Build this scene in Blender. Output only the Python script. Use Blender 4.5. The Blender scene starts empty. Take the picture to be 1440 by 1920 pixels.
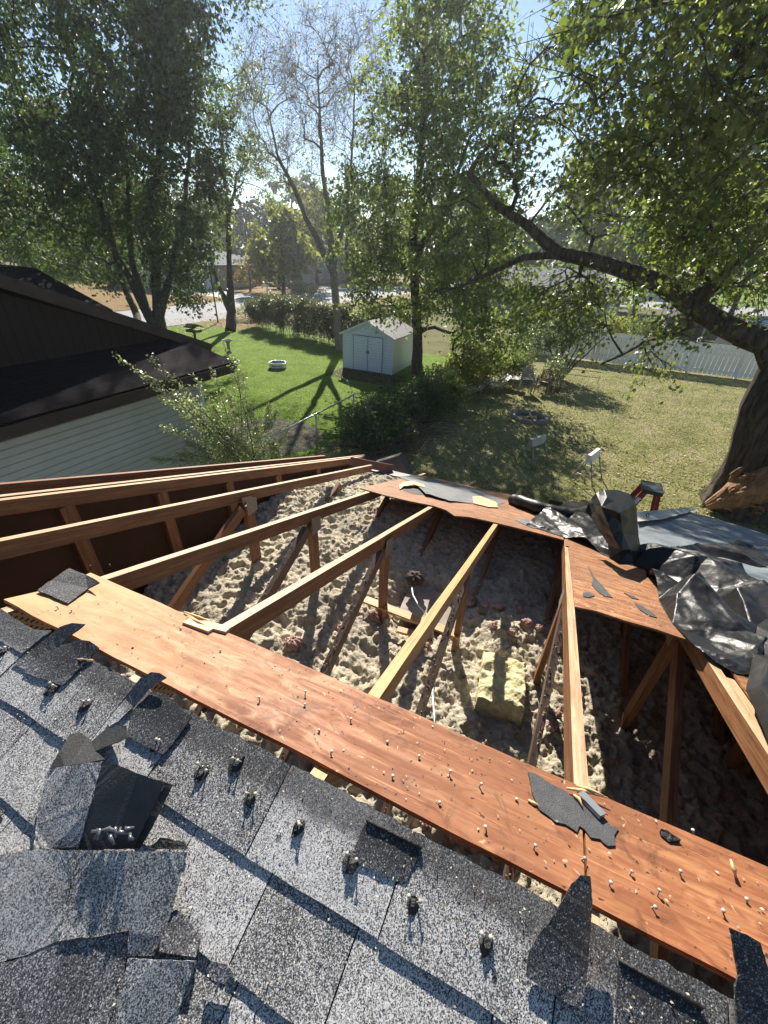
import bpy, math, random
import numpy as np
from mathutils import Vector, Matrix
from mathutils.geometry import delaunay_2d_cdt
S = bpy.context.scene
C = S.collection
rad = math.radians
# ------------------------------------------------------------------ camera, world, sun
# world: x runs along the ridge, y straight down the far roof slope, z up; camera 5.3 m over the lawn
EYE = np.array([0., 0., 5.3])
F = 798.0                                   # focal length in pixels of a 1440 px wide frame
CX = np.array([0.91055725, 0.41118971, 0.04252673])      # camera right in world
CY = np.array([0.24831409, -0.46181175, -0.85151044])    # camera down
CZ = np.array([-0.33049299, 0.78590898, -0.52261023])    # camera forward
cam_d = bpy.data.cameras.new('camera'); cam = bpy.data.objects.new('camera', cam_d); C.objects.link(cam)
cam_d.sensor_fit = 'HORIZONTAL'; cam_d.sensor_width = 36; cam_d.lens = 36*F/1440
cam_d.clip_start = 0.05; cam_d.clip_end = 2000
M = Matrix.Identity(4)
for i in range(3):
    M[i][0] = CX[i]; M[i][1] = -CY[i]; M[i][2] = -CZ[i]; M[i][3] = EYE[i]
cam.matrix_world = M
S.camera = cam
SUN_AZ, SUN_EL = rad(-27), rad(33)
w = bpy.data.worlds.new('World'); S.world = w; w.use_nodes = True
wn = w.node_tree; bg = wn.nodes['Background']
sky = wn.nodes.new('ShaderNodeTexSky'); sky.sky_type = 'NISHITA'; sky.sun_disc = False
sky.sun_elevation = SUN_EL; sky.sun_rotation = SUN_AZ; sky.air_density = 1.0; sky.dust_density = 0.0; sky.ozone_density = 2.0
wn.links.new(sky.outputs[0], bg.inputs[0]); bg.inputs[1].default_value = 0.058
sd = bpy.data.lights.new('sun', 'SUN'); sd.energy = 5.0; sd.angle = rad(0.5); sd.color = (1, .93, .82)
sun = bpy.data.objects.new('sun', sd); C.objects.link(sun)
SV = Vector((math.sin(SUN_AZ)*math.cos(SUN_EL), math.cos(SUN_AZ)*math.cos(SUN_EL), math.sin(SUN_EL)))
sun.rotation_euler = (-SV).to_track_quat('-Z', 'Y').to_euler()
S.view_settings.view_transform = 'Standard'; S.view_settings.look = 'None'
S.view_settings.exposure = 1.15; S.view_settings.gamma = 1
S.render.engine = 'CYCLES'
S.cycles.max_bounces = 6; S.cycles.transparent_max_bounces = 4

# ------------------------------------------------------------------ geometry of the place
TH = rad(18.43); T = math.tan(TH); D = 0.915; UR = 0.43
ZR = 5.3 - D - UR*T                                      # ridge height
NF = np.array([0, math.sin(TH), math.cos(TH)])           # far slope normal
NB = np.array([0, -math.sin(TH), math.cos(TH)])          # near slope normal
def ray(x, y): return (x-720)*CX + (y-960)*CY + F*CZ
def RF(v, u, h=0):  return np.array([v, u, ZR-(u-UR)*T]) + NF*h      # point over far slope
def RB(v, u, h=0):  return np.array([v, u, ZR-(UR-u)*T]) + NB*h      # point over near slope
def plane(x, y, p0, n):
    r = ray(x, y); return EYE + r*(((p0-EYE)@n)/(r@n))
def pf(x, y, h=0): return plane(x, y, RF(0, UR, h), NF)
def pb(x, y, h=0): return plane(x, y, RB(0, UR, h), NB)
def pg(x, y, z=0): return plane(x, y, np.array([0, 0, z]), np.array([0, 0, 1.]))
def pu(x, y, u): return plane(x, y, np.array([0, u, 0.]), np.array([0, 1., 0]))
def pv(x, y, v): return plane(x, y, np.array([v, 0, 0.]), np.array([1., 0, 0]))

# ------------------------------------------------------------------ object helpers
def tag(o, label=None, cat=None, group=None, kind=None):
    if label: o['label'] = label
    if cat: o['category'] = cat
    if group: o['group'] = group
    if kind: o['kind'] = kind
    return o
def empty(name, loc, label, cat, group=None):
    o = bpy.data.objects.new(name, None); C.objects.link(o); o.location = loc
    o.empty_display_size = .1
    return tag(o, label, cat, group)
def link(name, me, mat, parent=None):
    o = bpy.data.objects.new(name, me); C.objects.link(o)
    for m in (mat if isinstance(mat, (list, tuple)) else [mat]): me.materials.append(m)
    if parent is not None:
        o.parent = parent
        if parent.type == 'EMPTY': o.matrix_parent_inverse = Matrix.Translation(parent.location).inverted()
    return o
class MB:
    def __init__(s): s.v = []; s.f = []; s.uv = []; s.sm = []
    def quad(s, pts, uv=None, smooth=False):
        b = len(s.v); s.v += [tuple(p) for p in pts]; s.f.append(tuple(range(b, b+len(pts))))
        s.uv.append(uv or [(0, 0)]*len(pts)); s.sm.append(smooth)
    def mesh(s, verts, faces, smooth=False):
        b = len(s.v); s.v += [tuple(p) for p in verts]
        for f in faces:
            s.f.append(tuple(i+b for i in f)); s.uv.append([(verts[i][0], verts[i][1]) for i in f]); s.sm.append(smooth)
    def hexa(s, b4, t4):                       # bottom loop, top loop
        b4 = [np.array(p, float) for p in b4]; t4 = [np.array(p, float) for p in t4]
        n = len(b4)
        L = [0]
        for i in range(n): L.append(L[-1]+np.linalg.norm(b4[(i+1) % n]-b4[i]))
        H = np.linalg.norm(t4[0]-b4[0])
        s.quad(b4[::-1], [(p[0], p[1]) for p in b4[::-1]]); s.quad(t4, [(p[0], p[1]) for p in t4])
        for i in range(n):
            j = (i+1) % n
            s.quad([b4[i], b4[j], t4[j], t4[i]], [(L[i], 0), (L[i+1], 0), (L[i+1], H), (L[i], H)])
    def box(s, c, d, rz=0):
        c = np.array(c, float); a, b, h = np.array(d)/2
        cs, sn = math.cos(rz), math.sin(rz)
        q = [(-a, -b), (a, -b), (a, b), (-a, b)]
        q = [(x*cs-y*sn, x*sn+y*cs) for x, y in q]
        s.hexa([c+(x, y, -h) for x, y in q], [c+(x, y, h) for x, y in q])
    def beam(s, p0, p1, w, h, up=(0, 0, 1), seg=1, jit=0, rnd=None):
        p0 = np.array(p0, float); p1 = np.array(p1, float); d = p1-p0; L = np.linalg.norm(d); d /= L
        up = np.array(up, float); sd = np.cross(d, up); sd /= np.linalg.norm(sd); up = np.cross(sd, d)
        off = random.uniform(0, 9)
        rings = []
        for k in range(seg+1):
            c = p0+d*L*k/seg
            if jit and 0 < k < seg: c = c+sd*random.uniform(-jit, jit)+up*random.uniform(-jit, jit)
            rings.append([c+sd*a*w/2+up*b*h/2 for a, b in ((-1, -1), (1, -1), (1, 1), (-1, 1))])
        per = [0, w, w+h, 2*w+h, 2*w+2*h]
        for k in range(seg):
            A, B = rings[k], rings[k+1]
            for i in range(4):
                j = (i+1) % 4
                u0, u1 = off+L*k/seg, off+L*(k+1)/seg
                s.quad([A[j], A[i], B[i], B[j]], [(u0, per[i+1]), (u0, per[i]), (u1, per[i]), (u1, per[i+1])])
        s.quad(rings[0], [(0, 0), (w, 0), (w, h), (0, h)]); s.quad(rings[-1][::-1], [(0, 0), (w, 0), (w, h), (0, h)])
    def tube(s, pts, r, n=8, cap=True):
        pts = [np.array(p, float) for p in pts]
        if not hasattr(r, '__len__'): r = [r]*len(pts)
        b = len(s.v); ref = None; acc = 0
        for k, p in enumerate(pts):
            d = pts[min(k+1, len(pts)-1)]-pts[max(k-1, 0)]; d = d/(np.linalg.norm(d)+1e-9)
            if ref is None: ref = np.cross(d, (0, 0, 1) if abs(d[2]) < .9 else (1, 0, 0))
            ref = ref-d*(ref@d); ref /= np.linalg.norm(ref); bb = np.cross(d, ref)
            for i in range(n):
                a = 2*math.pi*i/n; s.v.append(tuple(p+r[k]*(math.cos(a)*ref+math.sin(a)*bb)))
        for k in range(len(pts)-1):
            L = np.linalg.norm(pts[k+1]-pts[k])
            for i in range(n):
                j = (i+1) % n
                s.f.append((b+k*n+i, b+k*n+j, b+(k+1)*n+j, b+(k+1)*n+i)); s.sm.append(True)
                s.uv.append([(acc, i/n), (acc, (i+1)/n), (acc+L, (i+1)/n), (acc+L, i/n)])
            acc += L
        if cap:
            s.f.append(tuple(b+i for i in range(n))[::-1]); s.sm.append(False); s.uv.append([(0, 0)]*n)
            e = b+(len(pts)-1)*n; s.f.append(tuple(e+i for i in range(n))); s.sm.append(False); s.uv.append([(0, 0)]*n)
    def lathe(s, c, prof, n=20, ax=(0, 0, 1)):
        c = np.array(c, float); ax = np.array(ax, float); ax /= np.linalg.norm(ax)
        x = np.cross(ax, (0, 1, 0) if abs(ax[1]) < .9 else (1, 0, 0)); x /= np.linalg.norm(x); y = np.cross(ax, x); b = len(s.v)
        for r, z in prof:
            for i in range(n):
                a = 2*math.pi*i/n; s.v.append(tuple(c+ax*z+r*(math.cos(a)*x+math.sin(a)*y)))
        for k in range(len(prof)-1):
            for i in range(n):
                j = (i+1) % n
                s.f.append((b+k*n+i, b+k*n+j, b+(k+1)*n+j, b+(k+1)*n+i)); s.sm.append(True); s.uv.append([(0, 0)]*4)
    def plate(s, top, thick, nrm):              # closed slab from a 3-D outline; triangulated in plan
        top = [np.array(p, float) for p in top]; nrm = np.array(nrm, float)
        co = [Vector((p[0], p[1])) for p in top]; n = len(co)
        vo, _, fo, ov, _, _ = delaunay_2d_cdt(co, [(i, (i+1) % n) for i in range(n)], [], 1, 1e-6)
        idx = [o[0] if o else 0 for o in ov]
        tri = [tuple(idx[i] for i in f) for f in fo]
        a = sum(co[i].x*co[(i+1) % n].y-co[(i+1) % n].x*co[i].y for i in range(n))
        bot = [p-nrm*thick for p in top]; b = len(s.v)
        s.v += [tuple(p) for p in top]+[tuple(p) for p in bot]
        uvof = lambda i: (s.v[i][0], s.v[i][1])
        def add(f): s.f.append(f); s.uv.append([uvof(i) for i in f]); s.sm.append(False)
        for t in tri:
            ar = sum(co[t[k]].x*co[t[(k+1) % 3]].y-co[t[(k+1) % 3]].x*co[t[k]].y for k in range(3)) if len(t) == 3 else 1
            t = t if ar > 0 else t[::-1]
            add(tuple(b+i for i in t)); add(tuple(b+n+i for i in t[::-1]))
        for i in range(n):
            j = (i+1) % n
            f = (b+i, b+j, b+n+j, b+n+i) if a < 0 else (b+j, b+i, b+n+i, b+n+j)
            add(f)
    def build(s, name, mat, parent=None):
        me = bpy.data.meshes.new(name); me.from_pydata(s.v, [], s.f)
        uvl = me.uv_layers.new(name='UVMap')
        uvl.data.foreach_set('uv', [c for f in s.uv for p in f for c in p])
        me.polygons.foreach_set('use_smooth', s.sm); me.update()
        return link(name, me, mat, parent)
def npmesh(name, V, nper, mat, parent=None, smooth=False, uv=None):
    """V: (N,k,3) separate k-gons"""
    N, k, _ = V.shape
    me = bpy.data.meshes.new(name)
    me.vertices.add(N*k); me.vertices.foreach_set('co', V.reshape(-1).astype(np.float32))
    me.loops.add(N*k); me.loops.foreach_set('vertex_index', np.arange(N*k, dtype=np.int32))
    me.polygons.add(N); me.polygons.foreach_set('loop_start', np.arange(0, N*k, k, dtype=np.int32))
    me.update(calc_edges=True)
    return link(name, me, mat, parent)
def gridmesh(name, X, Y, Z, mat, parent=None, smooth=True, mask=None):
    ny, nx = X.shape
    me = bpy.data.meshes.new(name)
    co = np.stack([X, Y, Z], -1).reshape(-1, 3)
    i = np.arange((ny-1)*(nx-1)); r, c = i//(nx-1), i % (nx-1); a = r*nx+c
    q = np.stack([a, a+1, a+nx+1, a+nx], 1)
    if mask is not None: q = q[mask.reshape(-1)]
    me.vertices.add(len(co)); me.vertices.foreach_set('co', co.reshape(-1).astype(np.float32))
    me.loops.add(q.size); me.loops.foreach_set('vertex_index', q.reshape(-1).astype(np.int32))
    me.polygons.add(len(q)); me.polygons.foreach_set('loop_start', np.arange(0, q.size, 4, dtype=np.int32))
    me.polygons.foreach_set('use_smooth', [smooth]*len(q)); me.update(calc_edges=True)
    return link(name, me, mat, parent)
# numpy noise
def _h(ix, iy, s):
    a = (ix.astype(np.int64)*374761393+iy.astype(np.int64)*668265263+s*1442695041) & 0x7fffffff
    a = (a ^ (a >> 13))*1274126177 & 0x7fffffff
    return ((a ^ (a >> 16)) & 0xffff)/65535.
def vnoise(x, y, s=0):
    x0 = np.floor(x); y0 = np.floor(y); fx = x-x0; fy = y-y0; fx = fx*fx*(3-2*fx); fy = fy*fy*(3-2*fy)
    a = _h(x0, y0, s); b = _h(x0+1, y0, s); c = _h(x0, y0+1, s); d = _h(x0+1, y0+1, s)
    return (a*(1-fx)+b*fx)*(1-fy)+(c*(1-fx)+d*fx)*fy
def fbm(x, y, s=0, o=4):
    r = 0; a = .5
    for k in range(o): r = r+a*(vnoise(x, y, s+k)*2-1); x = x*2.03+5.1; y = y*2.03+1.7; a *= .5
    return r
def worley(x, y, s=0):
    x0 = np.floor(x); y0 = np.floor(y); best = np.full(x.shape, 9.)
    for dx in (-1, 0, 1):
        for dy in (-1, 0, 1):
            cx = x0+dx+_h(x0+dx, y0+dy, s); cy = y0+dy+_h(x0+dx, y0+dy, s+7)
            best = np.minimum(best, (cx-x)**2+(cy-y)**2)
    return np.sqrt(best)
def tnoise(x, y, s=0):
    x, y = x+.35*y, y-.2*x; x0 = np.floor(x); y0 = np.floor(y); fx = x-x0; fy = y-y0
    a = _h(x0, y0, s); b = _h(x0+1, y0, s); c = _h(x0, y0+1, s); d = _h(x0+1, y0+1, s)
    return np.where(fx+fy < 1, a+(b-a)*fx+(c-a)*fy, d+(c-d)*(1-fx)+(b-d)*(1-fy))*2-1
sstep = lambda x, a, b: (lambda t: t*t*(3-2*t))(np.clip((x-a)/(b-a), 0, 1))

# ------------------------------------------------------------------ materials
class NT:
    def __init__(s, name):
        s.m = bpy.data.materials.new(name); s.m.use_nodes = True; s.t = s.m.node_tree
        s.p = s.t.nodes['Principled BSDF']; s.out = s.t.nodes['Material Output']
    def n(s, typ, **k):
        nd = s.t.nodes.new(typ)
        for a, b in k.items():
            if a.startswith('i_'): nd.inputs[a[2:].replace('_', ' ')].default_value = b
            else: setattr(nd, a, b)
        return nd
    def l(s, a, b): s.t.links.new(a, b)
    def co(s, kind='Object', scale=(1, 1, 1), rot=(0, 0, 0)):
        if kind == 'World':
            src = s.n('ShaderNodeNewGeometry').outputs['Position']
        else: src = s.n('ShaderNodeTexCoord').outputs[kind]
        mp = s.n('ShaderNodeMapping'); mp.inputs['Scale'].default_value = scale; mp.inputs['Rotation'].default_value = rot
        s.l(src, mp.inputs[0]); return mp.outputs[0]
    def noise(s, vec, scale, detail=3, rough=.55, dist=0):
        nd = s.n('ShaderNodeTexNoise'); nd.inputs['Scale'].default_value = scale; nd.inputs['Detail'].default_value = detail
        nd.inputs['Roughness'].default_value = rough; nd.inputs['Distortion'].default_value = dist
        s.l(vec, nd.inputs['Vector']); return nd.outputs[0]
    def ramp(s, fac, stops, interp='LINEAR'):
        r = s.n('ShaderNodeValToRGB'); cr = r.color_ramp; cr.interpolation = interp
        while len(cr.elements) < len(stops): cr.elements.new(.5)
        for e, (p, c) in zip(cr.elements, stops):
            e.position = p; e.color = (c, c, c, 1) if not hasattr(c, '__len__') else (*c, 1)
        s.l(fac, r.inputs[0]); return r.outputs[0]
    def mix(s, fac, a, b, mode='MIX'):
        m = s.n('ShaderNodeMix', data_type='RGBA', blend_type=mode)
        for sock, val in ((m.inputs[0], fac), (m.inputs[6], a), (m.inputs[7], b)):
            if hasattr(val, 'links'): s.l(val, sock)
            elif hasattr(val, '__len__'): sock.default_value = (*val, 1) if len(val) == 3 else val
            else: sock.default_value = val
        return m.outputs[2]
    def math(s, op, a, b=0):
        m = s.n('ShaderNodeMath', operation=op)
        for k, v in ((0, a), (1, b)):
            if hasattr(v, 'links'): s.l(v, m.inputs[k])
            else: m.inputs[k].default_value = v
        return m.outputs[0]
    def bump(s, h, strength=.5, dist=.01):
        b = s.n('ShaderNodeBump'); b.inputs['Strength'].default_value = strength; b.inputs['Distance'].default_value = dist
        s.l(h, b.inputs['Height']); s.l(b.outputs[0], s.p.inputs['Normal']); return b
    def base(s, c, rough=.7, spec=.5, metal=0):
        if hasattr(c, 'links'): s.l(c, s.p.inputs['Base Color'])
        else: s.p.inputs['Base Color'].default_value = (*c, 1)
        if hasattr(rough, 'links'): s.l(rough, s.p.inputs['Roughness'])
        else: s.p.inputs['Roughness'].default_value = rough
        s.p.inputs['Specular IOR Level'].default_value = spec; s.p.inputs['Metallic'].default_value = metal
        return s.m
def simple(name, c, rough=.7, spec=.4, metal=0, var=.25, vs=3, bump=0, bs=40):
    t = NT(name); v = t.co('World'); n = t.noise(v, vs, 5, .6)
    lo = tuple(x*(1-var) for x in c); hi = tuple(min(1, x*(1+var)) for x in c)
    col = t.ramp(n, [(.3, lo), (.7, hi)]); t.base(col, rough, spec, metal)
    if bump: t.bump(t.noise(v, bs, 3), bump, .01)
    return t.m
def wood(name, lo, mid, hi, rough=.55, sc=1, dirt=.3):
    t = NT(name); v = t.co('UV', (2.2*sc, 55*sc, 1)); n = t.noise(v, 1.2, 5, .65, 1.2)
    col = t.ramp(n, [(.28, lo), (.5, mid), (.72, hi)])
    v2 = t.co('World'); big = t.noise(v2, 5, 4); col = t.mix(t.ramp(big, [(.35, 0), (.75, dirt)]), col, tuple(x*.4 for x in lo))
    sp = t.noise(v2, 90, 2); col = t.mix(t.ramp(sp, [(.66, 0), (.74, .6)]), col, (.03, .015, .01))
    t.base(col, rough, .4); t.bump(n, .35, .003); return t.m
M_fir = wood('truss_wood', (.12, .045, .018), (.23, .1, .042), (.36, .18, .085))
M_firtop = wood('pale_sunlit_top_wood', (.26, .14, .07), (.46, .3, .17), (.62, .46, .3), dirt=.15)  # paler top faces: fresh wood plus sunlight put into the colour
M_firlight = wood('golden_wood', (.3, .13, .04), (.52, .28, .1), (.68, .42, .18), dirt=.12)
M_firgrey = wood('weathered_brown_wood', (.075, .045, .03), (.14, .09, .065), (.22, .15, .11))
M_raw = wood('splintered_wood', (.45, .25, .1), (.65, .42, .2), (.75, .55, .32), dirt=.1)
def plywood(name, lo, mid, hi, pale_sheen=None):
    t = NT(name); v = t.co('World'); w0 = t.noise(v, 3.5, 3, .5)
    mp = t.co('World', (1.5, 20, 20)); mixv = t.n('ShaderNodeVectorMath', operation='ADD')
    sc = t.n('ShaderNodeVectorMath', operation='SCALE'); t.l(w0, sc.inputs[0]); sc.inputs['Scale'].default_value = 2.6
    t.l(mp, mixv.inputs[0]); t.l(sc.outputs[0], mixv.inputs[1])
    g = t.noise(mixv.outputs[0], 1.6, 5, .55, .7)
    col = t.ramp(g, [(.3, lo), (.48, mid), (.66, hi)])
    fine = t.noise(t.co('World', (14, 160, 160)), 1, 3); col = t.mix(t.ramp(fine, [(.25, .4), (.6, 0)]), col, tuple(x*.5 for x in lo))
    blot = t.noise(v, 2.3, 4); col = t.mix(t.ramp(blot, [(.4, 0), (.66, .7)]), col, tuple(x*.62 for x in mid))
    st2 = t.noise(v, 9, 5, .7, 1.5); col = t.mix(t.ramp(st2, [(.56, 0), (.66, .55)]), col, tuple(x*.4 for x in lo))
    scr = t.noise(t.co('World', (4, 90, 90)), 1.3, 4, .7, .4); col = t.mix(t.ramp(scr, [(.6, 0), (.68, .5)]), col, tuple(min(1, x*1.5) for x in hi))
    # knots
    vo = t.n('ShaderNodeTexVoronoi'); vo.inputs['Scale'].default_value = 3.1; t.l(t.co('World', (1, 1.6, 1.6)), vo.inputs['Vector'])
    rings = t.math('SINE', t.math('MULTIPLY', vo.outputs['Distance'], 260)); kn = t.ramp(vo.outputs['Distance'], [(.05, .8), (.1, 0)])
    kcol = t.mix(t.ramp(rings, [(.2, 0), (.8, 1)]), tuple(x*.45 for x in lo), tuple(x*.9 for x in mid)); col = t.mix(kn, col, kcol)
    # nail holes, tar specks and pale scuffs
    sp = t.noise(v, 75, 1, .5); col = t.mix(t.ramp(sp, [(.72, 0), (.745, .95)]), col, (.015, .01, .008))
    sp2 = t.noise(v, 45, 2, .6, .5); col = t.mix(t.ramp(sp2, [(.7, 0), (.75, .55)]), col, (.62, .42, .26))
    if pale_sheen:
        sx = t.n('ShaderNodeSeparateXYZ'); t.l(t.n('ShaderNodeNewGeometry').outputs['Position'], sx.inputs[0])
        m = t.math('ADD', sx.outputs[0], t.math('MULTIPLY', t.noise(v, 4, 3), .9))
        col = t.mix(t.ramp(t.math('MULTIPLY_ADD', m, .6) if False else t.math('MULTIPLY', t.math('ADD', m, 1.5), .45), [(.12, .8), (.62, 0)]), col, pale_sheen)  # paler left end: own tone plus sun sheen put into the colour
    t.base(col, t.ramp(g, [(.3, .75), (.7, .55)]), .35); t.bump(g, .3, .003); return t.m
M_ply = plywood('plywood', (.15, .045, .016), (.27, .095, .034), (.4, .18, .075), (.56, .33, .16))
M_ply2 = plywood('deck_plywood', (.17, .06, .022), (.3, .125, .05), (.44, .23, .11))
def granule(name, dark, lite, amt=.5, blue=0):
    t = NT(name); v = t.co('World')
    vo = t.n('ShaderNodeTexVoronoi'); vo.inputs['Scale'].default_value = 560; t.l(v, vo.inputs['Vector'])
    g = t.n('ShaderNodeRGBToBW'); t.l(vo.outputs['Color'], g.inputs[0])
    big = t.noise(v, 11, 4, .6)
    k = t.math('ADD', g.outputs[0], t.math('MULTIPLY', t.math('SUBTRACT', big, .5), .45))
    oi = t.n('ShaderNodeObjectInfo'); k = t.math('ADD', k, t.math('MULTIPLY', t.math('SUBTRACT', oi.outputs['Random'], .5), .26))
    mid = tuple((a+b)*.3 for a, b in zip(dark, lite))
    col = t.ramp(k, [(.25, dark), (1-amt, mid), (1.0-amt*.45, lite)])
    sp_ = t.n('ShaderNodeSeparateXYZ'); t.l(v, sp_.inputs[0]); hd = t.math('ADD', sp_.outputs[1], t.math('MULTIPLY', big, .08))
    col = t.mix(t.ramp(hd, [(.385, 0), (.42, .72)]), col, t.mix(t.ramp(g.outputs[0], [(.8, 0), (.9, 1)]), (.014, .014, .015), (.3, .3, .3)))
    rust = t.noise(v, 6, 4); col = t.mix(t.ramp(rust, [(.62, 0), (.78, .35)]), col, (.12, .08, .05))
    t.base(col, .7, .35); t.bump(g.outputs[0], .7, .003); return t.m
M_shin = granule('shingle_granules', (.045, .044, .044), (.6, .59, .58), .55)
M_shinD = granule('dark_shingle_granules', (.012, .013, .016), (.5, .5, .52), .3)
M_felt = simple('asphalt_felt', (.055, .056, .06), .65, .4, bump=.5, bs=300, vs=30)
M_feltg = simple('grey_felt', (.13, .135, .14), .6, .4, bump=.5, bs=250, vs=12)
M_under = simple('shingle_back', (.035, .034, .032), .6, .5, bump=.2, bs=200, vs=20)
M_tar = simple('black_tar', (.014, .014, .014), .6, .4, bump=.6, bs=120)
t = NT('black_plastic'); v = t.co('World'); t.base(t.ramp(t.noise(v, 14, 4), [(.3, (.006, .006, .0065)), (.75, (.017, .016, .016))]), t.ramp(t.noise(v, 9, 3), [(.3, .33), (.7, .5)]), .32)
nn = t.noise(t.co('World', (1, 1, 1)), 40, 4, .55, 1.2); t.bump(nn, .35, .005); M_tarp = t.m
t = NT('grey_tarp_weave'); v = t.co('World'); t.base(t.ramp(t.noise(v, 4, 5), [(.3, (.11, .13, .15)), (.7, (.22, .245, .26))]), .6, .3)
t.bump(t.noise(t.co('World', (2, 14, 14)), 3, 4), .5, .02); M_gtarp = t.m
M_cream = simple('cream_tarp', (.42, .4, .35), .6, .3, bump=.3, bs=20)
t = NT('blown_insulation'); v = t.co('World'); n1 = t.noise(v, 28, 6, .7)
col = t.ramp(n1, [(.3, (.4, .345, .24)), (.5, (.59, .52, .385)), (.72, (.7, .635, .5))]); pk = t.noise(v, 5.5, 4, .6)
col = t.mix(t.ramp(pk, [(.64, 0), (.74, .5)]), col, (.55, .27, .24)); gr = t.noise(v, 3, 3); col = t.mix(t.ramp(gr, [(.45, 0), (.7, .5)]), col, (.3, .28, .24))
t.base(col, .95, .1); t.bump(t.noise(v, 70, 6, .75), 1, .02); M_ins = t.m
t = NT('pink_fluff'); v = t.co('World'); t.base(t.ramp(t.noise(v, 40, 4), [(.3, (.42, .24, .2)), (.7, (.62, .45, .38))]), .95, .1); t.bump(t.noise(v, 90, 5, .7), 1, .015); M_pink = t.m
t = NT('yellow_fluff'); v = t.co('World'); t.base(t.ramp(t.noise(v, 25, 4), [(.3, (.55, .48, .24)), (.7, (.74, .69, .44))]), .95, .1); t.bump(t.noise(v, 70, 5, .7), 1, .015); M_yel = t.m
M_metal = simple('galvanised_steel', (.55, .55, .54), .35, .5, .9)
M_nail = simple('nail_metal', (.42, .4, .34), .6, .3, .2, vs=60)
t = NT('gusset_metal'); v = t.co('UV'); br = t.n('ShaderNodeTexBrick'); t.l(v, br.inputs['Vector']); br.inputs['Scale'].default_value = 30
br.inputs['Color1'].default_value = (.01, .01, .01, 1); br.inputs['Color2'].default_value = (.01, .01, .01, 1); br.inputs['Mortar'].default_value = (.4, .33, .24, 1)
br.inputs['Mortar Size'].default_value = .16; br.inputs['Brick Width'].default_value = .7; br.inputs['Row Height'].default_value = .5
t.base(br.outputs[0], .5, .5, .3); M_gus = t.m
M_hard = simple('gable_sheathing', (.05, .022, .011), .75, .25, bump=.2, bs=60)
M_bark = simple('bark', (.085, .07, .055), .9, .2, var=.5, vs=9, bump=1, bs=22)
M_twig = simple('pale_twig_bark', (.2, .165, .135), .9, .2, var=.3, vs=9)
t = NT('furrowed_bark'); v = t.co('World', (9, 9, 1.6)); n = t.noise(v, 1.2, 6, .65, .6); t.base(t.ramp(n, [(.35, (.03, .024, .018)), (.65, (.14, .115, .09))]), .9, .2); t.bump(n, 1, .09); M_bark2 = t.m
t = NT('torn_heartwood'); v = t.co('World', (6, 6, 1.2)); n = t.noise(v, 1.6, 6, .7, .8); t.base(t.ramp(n, [(.3, (.14, .07, .035)), (.6, (.34, .2, .11)), (.8, (.5, .34, .2))]), .8, .25); t.bump(n, 1, .05); M_torn = t.m
def leafmat(name, c, c2, tr=.45, rough=.38, spec=.5):
    t = NT(name); g = t.n('ShaderNodeNewGeometry'); r = g.outputs['Random Per Island']
    col = t.ramp(r, [(0, c), (.62, tuple(a*.6+b*.4 for a, b in zip(c, c2))), (1, c2)])
    t.base(col, rough, spec); tl = t.n('ShaderNodeBsdfTranslucent')
    tc = t.mix(1, col, (1.3, 1.5, .8), 'MULTIPLY'); t.l(tc, tl.inputs[0])
    ms = t.n('ShaderNodeMixShader'); ms.inputs[0].default_value = tr
    t.l(t.p.outputs[0], ms.inputs[1]); t.l(tl.outputs[0], ms.inputs[2]); t.l(ms.outputs[0], t.out.inputs[0]); return t.m
L_dark = leafmat('dark_green_leaves', (.05, .085, .03), (.13, .16, .06), .42, .55)
L_mid = leafmat('green_leaves', (.1, .14, .055), (.27, .28, .11), .55, .5)
L_near = leafmat('maple_leaves', (.085, .115, .035), (.24, .25, .07), .5, .38, .6)
L_yel = leafmat('yellowing_leaves', (.14, .16, .05), (.34, .29, .09), .55, .5)
L_rust = leafmat('autumn_leaves', (.14, .13, .04), (.36, .2, .06), .45)
L_pale = leafmat('pale_shrub_leaves', (.24, .27, .13), (.46, .46, .3), .35, .35, .6)
L_hedge = leafmat('hedge_leaves', (.07, .08, .035), (.19, .18, .09), .35, .45)
L_ever = leafmat('evergreen_leaves', (.02, .035, .015), (.05, .07, .025), .2)
L_litter = leafmat('fallen_leaves', (.2, .13, .05), (.55, .45, .25), .15, .7)
L_grass = leafmat('grass_blades', (.11, .18, .025), (.28, .34, .08), .45, .5)
L_dry = leafmat('dry_grass_blades', (.1, .13, .03), (.42, .4, .18), .4, .6)
L_bits = leafmat('dark_crumbs', (.04, .028, .02), (.3, .22, .15), 0, .9)
L_gran = leafmat('pale_crumbs', (.2, .16, .11), (.6, .52, .42), 0, .8)

# ------------------------------------------------------------------ the setting
def ground_mat(name, a, b, c, s1=1.5, sp=None):
    t = NT(name); v = t.co('World'); n = t.noise(v, s1, 6, .65); col = t.ramp(n, [(.32, a), (.5, b), (.7, c)])
    f = t.noise(v, 26, 5, .7); col = t.mix(t.ramp(f, [(.35, .55), (.6, 0)]), col, tuple(x*.4 for x in a))
    if sp: col = t.mix(t.ramp(t.noise(v, 14, 3, .6), [(.6, 0), (.68, .5)]), col, sp)
    t.base(col, .95, .1); t.bump(f, .9, .05); return t.m
M_earth = ground_mat('rough_grass', (.09, .1, .035), (.17, .16, .065), (.22, .19, .09), .4)
M_lawn = ground_mat('green_lawn', (.11, .18, .025), (.17, .26, .04), (.22, .3, .06), .9)
M_yard = ground_mat('leafy_lawn', (.15, .155, .06), (.29, .275, .12), (.42, .36, .21), .8, (.42, .3, .17))
M_fall = ground_mat('brown_lawn', (.22, .14, .06), (.3, .2, .09), (.22, .2, .08), .5)
M_road = simple('road_asphalt', (.3, .3, .31), .9, .2, vs=1.2, var=.12, bump=.3, bs=60)
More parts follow.
